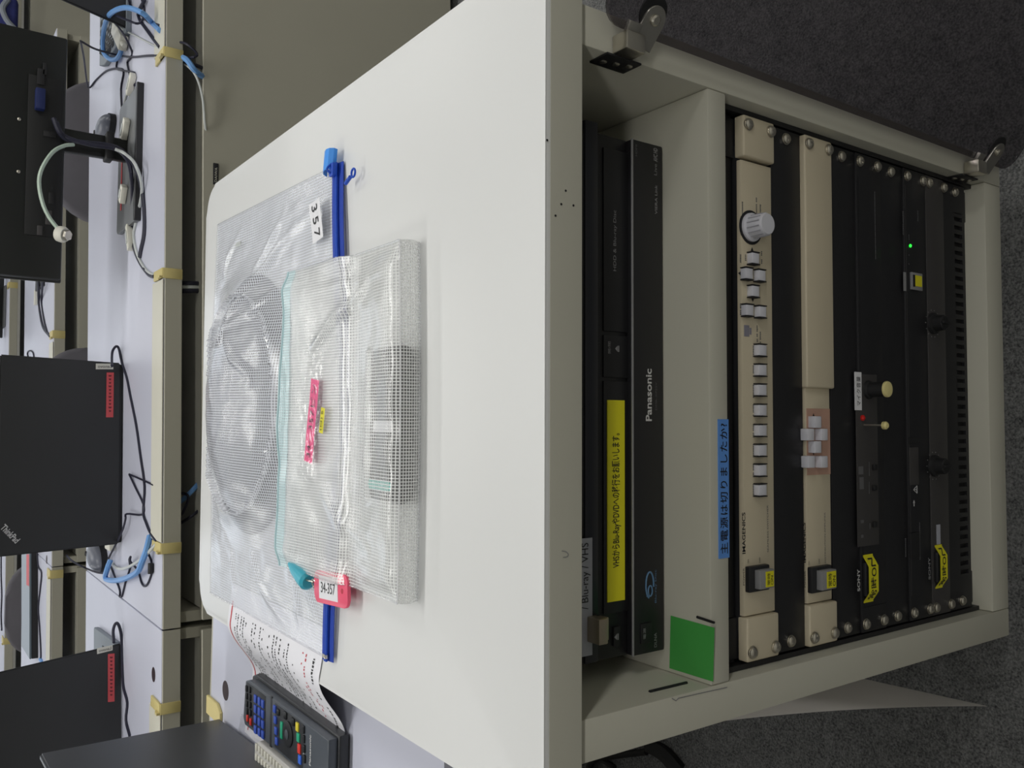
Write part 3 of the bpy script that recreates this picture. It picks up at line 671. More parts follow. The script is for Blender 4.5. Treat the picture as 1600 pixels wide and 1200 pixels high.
def bag1z(x, y, e=1):
    z = 3.5+3.5*noise.noise(Vector((x/70, y/70, 1)))+2.2*noise.noise(Vector((x/26, y/26, 4)))
    h = blob(x, y); z = z*.8+3
    if h > 0: z = max(z, h+2.5+1.2*noise.noise(Vector((x/22, y/30, 2))))
    else: z = max(z, 3)
    d = math.hypot(x-BC.x, y-BC.y)-BR
    if d > -30: z = max(z, 30*math.exp(-max(0, d+30)/34)*.9)
    for s_, hh, ww in RIDGES: z += ridge(x, y, s_, hh, ww)
    return 1.6+(z-1.6)*e
def edge_env(a, b): return min(1, 7*min(a, 1-a)+.02)*min(1, 7*min(b, 1-b)+.12)
def bag1top(a, b):
    p = bag1xy(a, b); return Vector((p.x, p.y, bag1z(p.x, p.y, edge_env(a, b))))
bag = thing('mesh_pouch', (0, 560, 0), 'large clear mesh pouch with blue zipper, lying under the smaller pouch', 'pouch')
part('film_top', MB().sheet(bag1top, 150, 120, lambda a, b: (a*515, b*405)), M_FILM, bag)
part('film_bottom', MB().sheet(lambda a, b: Vector((*bag1xy(a, b), .9)), 30, 24, lambda a, b: (a*515+1, b*405+1)), film_mat('mesh_vinyl_under', (.99, .99, 1), (.93, .94, 1), 3.3, .7, cell_diff=.05, thread_op=.25), bag)
# seams
for f in (lambda t: bag1top(0, t), lambda t: bag1top(1, t), lambda t: bag1top(t, 1)):
    part('welded_seam', MB().tube([f(i/30)+Vector((0, 0, .4)) for i in range(31)], 1.0, 6, smooth=0), M_SLV, bag)
# zipper
def zp(t):
    p = bag1top(t, 0); return Vector((p.x, p.y, 5+3*math.sin(t*9)))
def zipsheet(y0, y1, z0, z1):
    return lambda a, b: zp(a)+Vector((0, -(y0+(y1-y0)*b), z0+(z1-z0)*b))
zt_ = part('zipper_tape', MB().sheet(zipsheet(-2, 17, 1, -2.5), 70, 3, thick=.8), M_ZIPT, bag, label='blue zipper tape')
mb = MB()
for off in (5.5, 8.8): mb.tube([zp(i/70)+Vector((0, -off, 1.2)) for i in range(71)], 1.3, 6, smooth=0)
part('zipper_teeth', mb, M_ZIP, zt_)
e1 = zp(0)+Vector((-6, -7, 2))
sl = part('zipper_slider', MB().box(e1.x-9, e1.x+5, e1.y-5, e1.y+5, e1.z-1, e1.z+5, 1.6).tube([(e1.x-7, e1.y, e1.z+4), (e1.x-2, e1.y, e1.z+9), (e1.x+4, e1.y, e1.z+4)], 1.1, 8), M_ZIP, bag)
q = [at(x, y, 'Z', 9) for x, y in ((540, 287), (552, 270))]; dv = (q[1]-q[0]).normalized(); nv = Vector((-dv.y, dv.x, 0))
mb = MB(); c_ = q[1]; ring_o = []
mb.tube([(q[0]+dv*s_) for s_ in (0, 6, 12)], 2.0, 8)
ring = [c_+(dv*math.cos(t)+nv*math.sin(t))*4.2 for t in [2*math.pi*i/16 for i in range(17)]]
mb.tube(ring, 1.1, 6, smooth=0); part('pull_tab', mb, M_ZIP, bag)
# loop tab at the right end
c_ = zp(0)+Vector((2, 4, 4))
def looptab(a, b):
    prof_ = ((376, 3), (370, 9), (362, 13), (354, 15), (348, 14), (345, 10), (347, 6), (352, 4)); k_ = a*(len(prof_)-1); i_ = min(int(k_), len(prof_)-2); f_ = k_-i_
    return Vector((227+21*b, prof_[i_][0]*(1-f_)+prof_[i_+1][0]*f_-4*b, prof_[i_][1]*(1-f_)+prof_[i_+1][1]*f_))
part('loop_tab', MB().sheet(looptab, 21, 2, thick=.8), M_TAB, bag, label='light blue fabric loop')
e2 = zp(1); part('zipper_stop', MB().box(e2.x+3, e2.x+7, e2.y-11, e2.y-3, e2.z, e2.z+3.5, .5), M_CHROME, bag)
# label 357, upside down
c = (at(493, 345, 'Z', 9)+at(500, 346, 'Z', 10))/2
ux = Vector((-1, -.02, 0)); uy = Vector((.02, -1, 0))
def lab_sheet(cx, cy, ux, uy, wd, ht, zf):
    return lambda a, b: (lambda q: Vector((q.x, q.y, zf(q.x, q.y))))(Vector((cx, cy, 0))+Vector(ux)*((a-.5)*wd)+Vector(uy)*((b-.5)*ht))
ux = Vector((-1, -.11, 0)).normalized(); uy = Vector((.11, -1, 0)).normalized()
zf = lambda x, y: 11.5+1.5*math.sin((x-180)/16)
lb = part('number_label', MB().sheet(lab_sheet(c.x, c.y, ux, uy, 43, 28, zf), 20, 12), M_WLAB, bag, label='white sticker with the number upside down')
text('357', (c.x, c.y, zf(c.x, c.y)), ux, uy, 35, 14, M_INK, lb, surf=lambda x, y: zf(x, y)+.5, spacing=1.35)
# contents of the large pouch
mb = MB()
def dome(a, b):
    t = 2*math.pi*a; rr = BR*.985*b; x, y = BC.x+rr*math.cos(t), BC.y+rr*math.sin(t)
    return Vector((x, y, max(2.0, blob(x, y)*.94+.5+1.0*noise.noise(Vector((x/40, y/40, 7))))))
mb.sheet(dome, 64, 16)
mb.sheet(lambda a, b: Vector((BC.x+BR*.985*b*math.cos(-2*math.pi*a), BC.y+BR*.985*b*math.sin(-2*math.pi*a), 1.8)), 64, 2)
bmesh.ops.remove_doubles(mb.bm, verts=mb.bm.verts, dist=.05)
tag(part('cushion', mb, M_CLOTH), 'round dark cloth bundle showing through the large mesh pouch', 'bundle')
cc = at(368, 440, 'Z', 5)
coil = MB()
for k_ in range(2):
    coil.tube([(cc.x+4+(44+3*k_)*math.cos(t), cc.y-8+(52+3*k_)*math.sin(t), 3.3+k_*.6) for t in [math.radians(-10+17*i) for i in range(13)]], 1.5, 6)
tag(part('cable', coil, M_CABG), 'thin grey cable looped inside the large mesh pouch, beside the dark bundle', 'cable')

# small pouch
BX0, BX1 = -186, 124          # front edge left and right
BKR, BKL = at(452, 425, 'Z', 14), at(437, 884, 'Z', 15)
def b2xy(a, b):               # a 0 right..1 left ; b 0 front..1 back
    f = Vector((123, 176)).lerp(Vector((-187, 174)), a); k_ = Vector((BKR.x, BKR.y)).lerp(Vector((BKL.x, BKL.y)), a)
    p = f.lerp(k_, b); p.y += -8*math.sin(math.pi*a)*b*b - 3*math.sin(math.pi*a)*(1-b)
    return p
def under(x, y):              # what the small pouch rests on
    h = 1.2
    if y > 285: h = max(h, 1.2+9.5*sm((y-285)/26))
    if y > 330: h = max(h, bag1z(x, y, sm((y-330)/40))+2.2)
    return h
def dev(x, y):
    fx = min(sm((x+118)/14), sm((44-x)/14)); fy_ = min(sm((y-168)/6), sm((262-y)/26)); return 21.5*fx*fy_
def b2z(x, y, a, b):
    z = max(under(x, y)+4, 21*(1-sm(b/.55))+6+2*noise.noise(Vector((x/45, y/45, 3))), dev(x, y)+1.5)
    z += 5*sm((b-.6)/.4) + 1.8*noise.noise(Vector((x/28, y/36, 9)))
    z += ridge(x, y, [(98, 240), (70, 320), (40, 380)], 6, 6)+ridge(x, y, [(-150, 230), (-130, 310), (-100, 350)], 4, 8)+ridge(x, y, [(100, 190), (104, 380)], 2, 6)
    return z
def b2top(a, b):
    p = b2xy(a, b); e = sm(min(a, 1-a)*14); z = b2z(p.x, p.y, a, b)
    ze = under(p.x, p.y)+max(2.5, 19*(1-b)**1.2)
    z = ze*(1-e)+z*e
    if b < .04: z = z*(b/.04)+21*(1-b/.04)
    z2 = under(p.x, p.y)
    return Vector((p.x, p.y, max(z, z2+1.5)))
def b2bot(a, b):
    p = b2xy(a, b); return Vector((p.x, p.y, under(p.x, p.y)))
def seamz(a): return b2top(a, 0)
bag2 = thing('mesh_pouch', (-30, 280, 0), 'smaller white mesh pouch with a pink label, on top of the large one', 'pouch')
part('film_top', MB().sheet(b2top, 110, 80, lambda a, b: (a*311, b*230)), M_FILM2, bag2)
film2u = film_mat('mesh_vinyl_base', (.985, .99, .99), (.95, .96, .96), 2.85, .8, cell_diff=.3, thread_op=.7)
part('film_bottom', MB().sheet(b2bot, 44, 40, lambda a, b: (a*311+1, b*230+1)), film2u, bag2)
part('front_gusset', MB().sheet(lambda a, b: seamz(a).lerp(b2bot(a, 0)+Vector((0, 1, .1)), b)+Vector((0, -1.6*math.sin(math.pi*b), 0)), 110, 8, lambda a, b: (a*311, b*22)), M_FILM2, bag2)
for sa, nm in ((0, 1), (1, -1)):
    part('side_gusset', MB().sheet(lambda a, b: b2top(sa, a).lerp(b2bot(sa, a), b)+Vector((nm*1.4*math.sin(math.pi*b), 0, 0)), 60, 5, lambda a, b: (a*230, b*22)), M_FILM2, bag2)
for f in (lambda t: seamz(t), lambda t: b2bot(t, 0)+Vector((0, 0, .8)), lambda t: b2top(0, t), lambda t: b2top(1, t)):
    part('welded_seam', MB().tube([f(i/40)+Vector((0, 0, .3)) for i in range(41)], .9, 6, smooth=0), M_SLV, bag2)
part('zipper_strip', MB().sheet(lambda a, b: (lambda p: Vector((p.x, p.y, p.z+1.2)))(b2top(a, .93+.07*b)) if b < 1 else b2top(a, 1)+Vector((0, 2, 1)), 90, 6, lambda a, b: (a*311, b*16)), M_AQUA, bag2, label='pale aqua zipper strip')
part('zipper_rail', MB().tube([b2top(i/60, 1)+Vector((0, 1.5, 1.5)) for i in range(61)], 1.3, 6, smooth=0), M_AQUA, bag2)
z2 = lambda x, y: b2top(max(0, min(1, (123.5-x)/311)), max(0, min(1, (y-174)/(BKR.y-176-8)))).z
def on2(x, y):
    z = 18
    for _ in range(8): q_ = at(x, y, 'Z', z); z = .5*z+.5*(z2(q_.x, q_.y)+1)
    return at(x, y, 'Z', z)
# pink label under shiny tape
A_, B_ = on2(496.5, 593), on2(485, 722); c = (A_+B_)/2; ux = (A_-B_); ux.z = 0; ux.normalize(); uy = Vector((-ux.y, ux.x, 0))
z2s = lambda x, y: (z2(x, y)+z2(x+14, y)+z2(x-14, y)+z2(x+28, y)+z2(x-28, y)+z2(x, y+9)+z2(x, y-9))/7+1.2
zf2 = lambda x, y: max(z2s(x, y), z2(x, y)+.2)+2.6
pl = part('pink_label', MB().sheet(lab_sheet(c.x, c.y, ux, uy, (A_-B_).length, 18.5, zf2), 30, 6), M_HOT, bag2, label='hot pink label with black print')
text('34—357ピン', (c.x, c.y, 0), ux, uy, 76, 9.5, M_INK, pl, surf=lambda x, y: zf2(x, y)+.9, name='lettering', spacing=1.15).location.z += 0
c3 = (on2(508, 637)+on2(506, 677))/2
yl = part('yellow_label', MB().sheet(lab_sheet(c3.x, c3.y, ux, uy, 26, 9.5, zf2), 12, 4), M_YEL, bag2)
text('(白) 6', (c3.x, c3.y, 0), ux, uy, 20, 6, M_INK, yl, surf=lambda x, y: zf2(x, y)+.9)
part('clear_tape', MB().sheet(lab_sheet(c.x+14, c.y-2, ux, uy, 150, 40, lambda x, y: max(z2s(x, y), z2(x, y))+4.4+.3*noise.noise(Vector((x/6, y/6, 3)))), 70, 20), M_FILMC, bag2)
# the device inside
dvc = thing('wireless_microphone', (-37, 210, 2), 'black boxy device with a teal band inside the small mesh pouch', 'microphone')
part('body', MB().box(-105, 33, 180, 238, 2.2, 19, 7, 4), M_BLKM, dvc)
part('teal_band', MB().box(-98, -82, 188, 239, 3, 20.2, 7, 3), M_TEAL, dvc)
part('white_sticker', MB().box(-43, -33, 190, 226, 18.8, 19.6, .3), M_WLAB, dvc)
# key tag and clip
tg = thing('key_tag', (-200, 340, 8), 'pink plastic key tag with a white number label, sticking out beside the small pouch', 'tag')
cA = at(516.5, 920, 'Z', 14); ux = (at(545, 923, 'Z', 12)-at(487, 911, 'Z', 12)); ux.z = 0; ux.normalize(); uy = Vector((-ux.y, ux.x, 0))
TM = Matrix.Translation(cA) @ Matrix((( ux.x, uy.x, 0, 0), (ux.y, uy.y, 0, 0), (0, 0, 1, 0), (0, 0, 0, 1)))
part('tag_body', MB().prism(rrect(-41, 39, -16, 16, 8, 5), 'Z', -3.5, 0, .9, 2, mtx=TM), M_TAG, tg)
wl = part('paper_insert', MB().prism([(-28, -11.5), (17, -11.5), (17, 11.5), (-28, 11.5)], 'Z', -.2, .25, mtx=TM), M_WLAB, tg)
text('34-357', TM @ Vector((-6, 0, .5)), ux, uy, 34, 10.5, M_INK, wl)
part('tag_hole', MB().prism([(27+2.6*math.cos(t), 2.6*math.sin(t)) for t in [k_*math.pi/6 for k_ in range(12)]], 'Z', -.1, .2, mtx=TM), mat('tag_hole_red', (190, 50, 70), .6), tg)
part('ring', MB().tube([TM @ Vector((-44+6*math.cos(t), 6*math.sin(t), -2+2.2*math.sin(t))) for t in [2*math.pi*i/16 for i in range(17)]], .8, 6, smooth=0), M_CHROME, tg)
ck = thing('key_cap_clip', (-200, 405, 8), 'cyan plastic clip end poking out between the two pouches', 'clip')
pa, pb = at(463, 890, 'Z', 12), at(481, 908, 'Z', 12)
part('cone', MB().lathe(pa, (pb-pa), [(3, -18), (7, 0), (9.5, (pb-pa).length*.7), (9.8, (pb-pa).length), (7, (pb-pa).length+3)], 20), M_CYAN, ck)
part('strap', MB().tube([pa, (pa+pb)/2+Vector((0, 4, 5)), pb+Vector((2, -2, 3)), TM @ Vector((-44, 3, -1))], 1.2, 6), M_CHROME, ck)

# ------------------------------------------------------------------ desks
def desk(label, XA, XB, fn_f, fn_b, ztop=-45, skew=True, clips=(), flaps=(), holes=(), group=None, panel=True, tagy=None):
    xm = (XA+XB)/2
    t = thing('desk', (xm, (fn_f(xm)+fn_b(xm))/2, -745), label, 'desk', group)
    top = [(XA, fn_f(XA)+1), (XB, fn_f(XB)+1), (XB, fn_b(XB)), (XA, fn_b(XA))]
    part('desktop', MB().prism(top, 'Z', ztop-26, ztop, 1.5, 2), M_DESK, t)
    part('apron', MB().prism([(XA, fn_f(XA)-2), (XB, fn_f(XB)-2), (XB, fn_f(XB)+14), (XA, fn_f(XA)+14)], 'Z', ztop-34, ztop-1.5, 1, 1), M_APR, t)
    if panel:
        part('modesty_panel', MB().prism([(XA+8, fn_f(XA)), (XB-8, fn_f(XB)), (XB-8, fn_f(XB)+16), (XA+8, fn_f(XA)+16)], 'Z', -720, ztop-74, 1, 1), M_APR, t)
    for x in (XA+4, XB-24):
        mbl = MB().prism([(x, fn_f(x)+20), (x+20, fn_f(x)+20), (x+20, fn_b(x)-20), (x, fn_b(x)-20)], 'Z', -745, ztop-26, 1, 1)
        part('side_leg', mbl, M_APR, t)
    part('gap_board', MB().prism([(XA+27, fn_f(XA)+17), (XB-27, fn_f(XB)+17), (XB-27, fn_f(XB)+300), (XA+27, fn_f(XA)+300)], 'Z', ztop-84, ztop-75, 1, 1), M_FLAP, t)  # pale board added behind the panel to lighten the gap below the apron
    for a, b in flaps:
        part('duct_flap', MB().prism([(a, fn_f(a)-1), (b, fn_f(b)-1), (b, fn_f(b)+78), (a, fn_f(a)+78)], 'Z', ztop, ztop+3, 1, 1), M_FLAP, t)
    for x, wd in clips:
        y = fn_f(x)
        part('clip', MB().box(x-wd/2, x+wd/2, y-5, y-1.5, ztop-34, ztop+3, .8).box(x-wd/2, x+wd/2, y-4, y+62, ztop, ztop+4.5, 1).prism([(y-4, ztop+1), (y+30, ztop+1), (y+10, ztop+9), (y-4, ztop+9)], 'X', x-wd/2, x-wd/2+4), M_TAN, t)
    for x, y, rr in holes:
        part('cable_grommet', MB().cone((x, y, ztop-.5), (x, y, ztop+.35), rr, rr, 20), mat('grommet_dark', (44, 26, 34), .6), t)
    return t
fA = lambda x: 1244.5+.063*x; bA = lambda x: 2046+.104*x
dk = desk('long white desk across the back, holding the monitor and the wide black laptop', -424, 1290, fA, bA, clips=((699, 20), (252, 20), (-275, 20)), flaps=((-264, 240), (710, 1280)))
g1 = at(240, 1054, 'Z', -45)
desk('white desk left of the seam, with a black laptop and a grommet hole', -2200, -427, fA, bA, clips=((at(265, 1105, 'Y', 1210).x, 20),), flaps=((-2100, at(265, 1112, 'Y', 1210).x),), holes=((g1.x, g1.y, 14),))
lbl = at(337, 272, 'Y', fA(450))
part('maker_plate', MB().box(lbl.x-22, lbl.x+22, fA(lbl.x)-3, fA(lbl.x)+4, lbl.z-5, lbl.z+5, .4), M_INK, dk)
text('DAIWA', (lbl.x-2, fA(lbl.x)-3.3, lbl.z), XP, ZP, 30, 5, M_FLAP, dk)
fB = lambda x: 2663+.119*x; bB = lambda x: 3455+.16*x
xe = at(90, 40, 'Z', -45).x
hb = at(73, 874, 'Z', -45)
desk('white desk in the second row behind the tall monitor', -500, xe, fB, bB, clips=((at(92, 523, 'Y', fB(300)).x, 26),), flaps=((at(92, 850, 'Y', fB(-500)).x, at(92, 530, 'Y', fB(300)).x-10),), holes=())
desk('white desk in the second row under the closed black laptop', -2600, -503, fB, bB, clips=((at(92, 897, 'Y', fB(-560)).x, 26),), flaps=((-2500, at(92, 904, 'Y', fB(-560)).x),), holes=((hb.x, hb.y, 14),))
c0, c1 = at(14, 500, 'Z', -45), at(8, 900, 'Z', -45); sl_ = (c0.y-c1.y)/(c0.x-c1.x)
fC = lambda x: c0.y+sl_*(x-c0.x); bC = lambda x: fC(x)+820
desk('white desk in the third row, the farthest one in view on the right', 100, 4100, fC, bC, clips=((at(20, 445, 'Y', fC(500)).x, 28),))
desk('white desk in the third row behind the grey chair', -3000, 96, fC, bC, clips=((at(14, 1000, 'Y', fC(-900)).x, 28),))
# desk beside the cabinet
fL = lambda x: 205.0; bL = lambda x: 906.0-.03*(x+400)
t = thing('desk', (-1000, 560, -745), 'white desk beside the cabinet, holding the remotes and the printed sheet', 'desk')
part('desktop', MB().prism([(-1700, fL(0)), (-284, fL(0)), (-284, bL(-284)), (-1700, bL(-1700))], 'Z', -71, -45, 1.5, 2), M_DESK, t)
part('rear_rail', MB().prism([(-1700, bL(-1700)-1), (-290, bL(-290)-1), (-290, bL(-290)+12), (-1700, bL(-1700)+12)], 'Z', -79, -47, 1, 1), M_APR, t)
for x in (-1695, -1000): part('leg', MB().box(x, x+40, 300, 860, -745, -71, 2), M_APR, t)
h = at(352.5, 1079, 'Z', -45); part('cable_grommet', MB().cone((h.x, h.y, -45.5), (h.x, h.y, -44.7), 14.5, 14.5, 24), mat('grommet_dark', (44, 26, 34), .6), t)
cl = at(338, 1109, 'Z', -45); part('clip', MB().prism([(cl.x-14, cl.y-32), (cl.x+4, cl.y-32), (cl.x+14, cl.y-16), (cl.x+14, bL(cl.x)+6), (cl.x-14, bL(cl.x)+6)], 'Z', -45, -40, 1, 1), M_TAN, t)

# ------------------------------------------------------------------ printed sheet, sleeve, remotes
def shz(x):   # drapes from the cabinet top down to the desk
    t_ = (-x-300)/86.0
    if t_ <= 0: return 1.2
    return 1.2+(-43.6-1.2)*sm(t_)
def shxy(a, b):  # a 0 right..1 left, b 0 front..1 back
    f = Vector((-248, 362)).lerp(Vector((-480, 446)), a); k_ = Vector((-248, 668)).lerp(Vector((-472, 742)), a)
    p = f.lerp(k_, b); return p
def sh(a, b, dz=0):
    p = shxy(a, b); return Vector((p.x, p.y, shz(p.x)+dz))
shp = thing('printed_sheet', (-360, 560, -44), 'printed instruction sheet with a red border, hanging from the cabinet top onto the desk', 'paper')
part('paper', MB().sheet(lambda a, b: sh(a, b, .2), 60, 30, thick=.3), M_PAPER, shp)
part('clear_sleeve', MB().sheet(lambda a, b: (lambda p: Vector((p.x+(a-.9)*10, p.y+(b-.5)*24, shz(p.x+(a-.9)*10)+.9+.35*noise.noise(Vector((p.x/14, p.y/18, 0))))))(shxy(.86+.19*a, .70+.34*b)), 60, 40), M_SLV, shp)
mbr, mbk, mrr = MB(), MB(), MB()
def strip(mb, b0, b1, a0, a1, n_):
    for i in range(n_):
        u0, u1 = a0+(a1-a0)*i/n_, a0+(a1-a0)*(i+1)/n_
        mb.quad(sh(u0, b0, .45), sh(u1, b0, .45), sh(u1, b1, .45), sh(u0, b1, .45))
strip(mbr, .955, .968, .1, .97, 40)
part('red_border', mbr, M_INKR, shp, smooth=False)
rows = [(.90, 1, .9), (.87, 1, .9), (.83, 1, .8), (.80, 1, .9), (.77, 1, .6), (.69, 1, .5), (.66, 1, .8), (.60, 1, .9), (.57, 1, .5), (.50, 1, .6), (.45, 1, .9), (.42, 1, .9), (.38, 1, .8), (.33, 1, .5), (.30, 1, .9), (.24, 1, .5), (.16, 2, .8), (.13, 2, .6), (.06, 3, 1)]
for b, kind, dens in rows:
    a_ = .16
    while a_ < .93:
        ln = random.uniform(.006, .016); hh = (.006 if kind < 3 else .009)
        if random.random() < dens:
            bb = b+random.uniform(-.0015, .0015)
            (mrr if kind == 2 else mbk).quad(sh(a_, bb-hh, .5), sh(a_+ln, bb-hh*random.uniform(.2, 1), .5), sh(a_+ln, bb+hh*.7, .5), sh(a_, bb+hh*random.uniform(.2, 1), .5))
        a_ += ln+random.uniform(.004, .009)
        if random.random() < .04: a_ += .04
o = part('print_lines', mbk, M_INK, shp, smooth=False); o['kind'] = 'stuff'
o = part('print_lines', mrr, M_INKR, shp, smooth=False); o['kind'] = 'stuff'

rz = -19.5
r1 = thing('remote_control', (-405, 540, -43), 'large dark grey remote control with blue and coloured keys, on the printed sheet', 'remote')
body = [(-374, 398), (-370, 660), (-376, 676), (-432, 684), (-442, 676), (-437, 400)]
part('lower_case', MB().prism(body, 'Z', -42.6, -30, 2.5, 3), M_REMD, r1)
bodyu = [(-377, 402), (-375, 656), (-380, 672), (-430, 679), (-438, 672), (-434, 404)]
part('upper_case', MB().prism(bodyu, 'Z', -31, rz, 2.2, 3), M_REM, r1)
g0, g1_ = at(424, 1090, 'Z', rz), at(424, 1166, 'Z', rz)
part('slide_groove', MB().box(-437, -375, g0.y-3, g0.y+3, rz-1, rz+.3, .3), M_REMD, r1)
def rkey(x, y, wd, ht, m, nm='key', rnd=1):
    p = at(x, y, 'Z', rz+1.5); return part(nm, MB().box(p.x-wd/2, p.x+wd/2, p.y-ht/2, p.y+ht/2, rz-.6, rz+2.2, rnd), m, r1)
M_RB = mat('key_blue', (60, 90, 190), .4); M_RK = mat('key_dark', (30, 32, 36), .4)
part('key_field', MB().box(-432, -380, at(415, 1120, 'Z', rz).y, at(383, 1110, 'Z', rz).y-6, rz-.5, rz+.35, .3), M_REMD, r1)
part('key_field', MB().box(-432, -380, at(474, 1150, 'Z', rz).y, at(429, 1110, 'Z', rz).y-2, rz-.5, rz+.35, .3), M_REMD, r1)
for i, x in enumerate((398.5, 404.5, 410)):
    for j, y in enumerate((1092, 1108, 1124, 1140)):
        rkey(x, y+i*4, 10, 8.5, M_RB)
for i, x in enumerate((384.5, 389.5)):
    for j, y in enumerate((1076, 1088, 1100, 1112)): rkey(x+j*.3, y+i*2, 8, 6, M_RK)
rkey(386, 1122, 9, 5.5, mat('key_red', (222, 60, 50), .4)); rkey(391, 1128, 9, 5.5, mat('key_red', (222, 60, 50), .4))
for y in (1108, 1125, 1142, 1158): rkey(428.5+(y-1108)*.06, y, 9, 8, M_RB)
rkey(434, 1113, 8, 8, M_RK, rnd=2); rkey(445, 1118, 9, 9, M_RK, rnd=2); rkey(457, 1128, 9, 9, M_RK, rnd=2)
p = at(451, 1147, 'Z', rz); part('navigation_ring', MB().lathe((p.x, p.y, rz), (0, 0, 1), [(15, -.5), (15, 1.8), (13, 2.6), (7, 2.2)], 28), M_RK, r1)
part('centre_key', MB().lathe((p.x, p.y, rz), (0, 0, 1), [(5.5, 0), (5.5, 3), (4, 3.6)], 20), M_REM, r1)
rkey(439.5, 1141, 20, 7, mat('key_green', (40, 170, 130), .4)); 
rkey(464, 1136, 10, 8, mat('key_yellow', (226, 210, 60), .4)); rkey(465.5, 1152.5, 10, 8, mat('key_green', (40, 170, 130), .4)); rkey(467, 1170, 11, 8, mat('key_red', (222, 60, 50), .4)); rkey(468, 1187, 10, 8, mat('key_sky', (60, 110, 220), .4))
for y in (1140, 1155, 1170, 1186): rkey(473.5+(y-1140)*.03, y, 9, 5, M_RK)
p = at(485, 1172, 'Z', rz); text('Panasonic', (p.x, p.y, rz+.4), XP, Vector((0, 1, 0)), 34, 5, M_WPRT, r1, bold=.02)
p = at(480, 1168, 'Z', rz); text('DVD・TV', (p.x, p.y+9, rz+.4), XP, Vector((0, 1, 0)), 24, 4, M_WPRT, r1)
r2 = thing('remote_control', (-475, 540, -43), 'pale grey remote control with many small keys, left of the dark one', 'remote')
rz2 = -20
part('case', MB().prism([(-441, 470), (-444, 620), (-450, 634), (-520, 640), (-524, 450), (-440, 440)], 'Z', -42.6, rz2, 3, 3), M_REM2, r2)
for i in range(5):
    for j in range(17):
        p = Vector((-452-i*13, 624-j*10.5, 0))
        part('key', MB().box(p.x-4.4, p.x+4.4, p.y-3.3, p.y+3.3, rz2-.5, rz2+2, .8), M_IVORY, r2)
p = at(399, 1195, 'Z', rz2); part('key', MB().box(p.x-3.5, p.x+3.5, p.y-4, p.y+4, rz2-.5, rz2+2.2, .8), mat('key_red', (222, 60, 50), .4), r2, label='red key')

# ------------------------------------------------------------------ laptops and monitor
def lid(parent, P0, P1, Q0, Q1, th, m=None):
    """lid from bottom corners P0,P1 to top corners Q0,Q1 (mm); thickness th away from the camera"""
    P0, P1, Q0, Q1 = map(Vector, (P0, P1, Q0, Q1)); n_ = (P1-P0).cross(Q0-P0).normalized()
    if n_.dot(O-P0) < 0: n_ = -n_
    mb = MB(); vs = [mb.bm.verts.new(p) for p in (P0, P1, Q1, Q0)]+[mb.bm.verts.new(p-n_*th) for p in (P0, P1, Q1, Q0)]
    for q in ((0, 1, 2, 3), (4, 7, 6, 5), (0, 4, 5, 1), (1, 5, 6, 2), (2, 6, 7, 3), (3, 7, 4, 0)): mb.bm.faces.new([vs[i] for i in q])
    bmesh.ops.bevel(mb.bm, geom=list(mb.bm.edges), offset=2.5, segments=2, affect='EDGES')
    return part('lid', mb, m or M_LTOP, parent), n_
def decal(parent, name, P, n_, px, m, off=.8, label=None):
    q = [on_plane(x, y, P+n_*off, n_) for x, y in px]; mb = MB()
    a_ = [mb.bm.verts.new(v) for v in q]; b_ = [mb.bm.verts.new(v-n_*1.2) for v in q]; mb.bm.faces.new(a_); mb.bm.faces.new(b_[::-1])
    for i in range(4): mb.bm.faces.new((a_[i], b_[i], b_[(i+1) % 4], a_[(i+1) % 4]))
    return part(name, mb, m, parent, smooth=False, label=label), q
# laptop in the middle
L0, L1 = at(188.5, 567, 'Z', -38), at(186, 850, 'Z', -38)
yy = (L0.y+L1.y)/2
lt = thing('laptop', ((L0.x+L1.x)/2, yy+100, -45), 'wide black laptop seen from behind, with a corner logo and short red label', 'laptop')
up_v = Vector((0, -62, 238)); wv = (L1-L0).normalized()
ld, n_ = lid(lt, L0, L1, L0+up_v+wv*-4, L1+up_v, 7)
bd = (-wv).cross(ZP); bd = -bd if bd.y < 0 else bd
c4 = [L0+wv*3, L1-wv*3, L1-wv*3+bd*250, L0+wv*3+bd*250]
part('base', MB().prism([(p.x, p.y) for p in [q_+bd*7 for q_ in c4]], 'Z', -44.6, -33, 3, 2), M_LTOP, lt)
part('keyboard', MB().prism([(p.x, p.y) for p in (L0+wv*25+bd*30, L1-wv*25+bd*30, L1-wv*25+bd*140, L0+wv*25+bd*140)], 'Z', -34, -31.5, .6, 1), M_BLKM, lt)
d1, q = decal(ld, 'brand_plate', L0, n_, ((150, 568), (177, 568), (177, 577), (150, 577)), M_IVORY)
cc = sum(q, Vector())/4; text('Lenovo', cc+n_*.4, (q[0]-q[1]), (q[0]-q[3]), (q[0]-q[1]).length*.8, (q[0]-q[3]).length*.5, M_INK, d1)
decal(ld, 'red_label', L0, n_, ((167, 582), (178, 582), (177, 652), (166, 652)), M_PINKL, label='red asset sticker')
STK = [(ld, L0, n_, 172, (584, 650))]
qq = [on_plane(x, y, L0+n_*.9, n_) for x, y in ((14, 821), (28, 847), (30, 838), (4, 826))]
ctr = on_plane(16, 834, L0+n_*.9, n_); ux_ = (on_plane(5, 823, L0+n_*.9, n_)-on_plane(27, 845, L0+n_*.9, n_)).normalized(); ux_ = -ux_
text('ThinkPad', ctr, ux_, n_.cross(ux_), 44, 13, M_WPRT, ld, bold=.02)
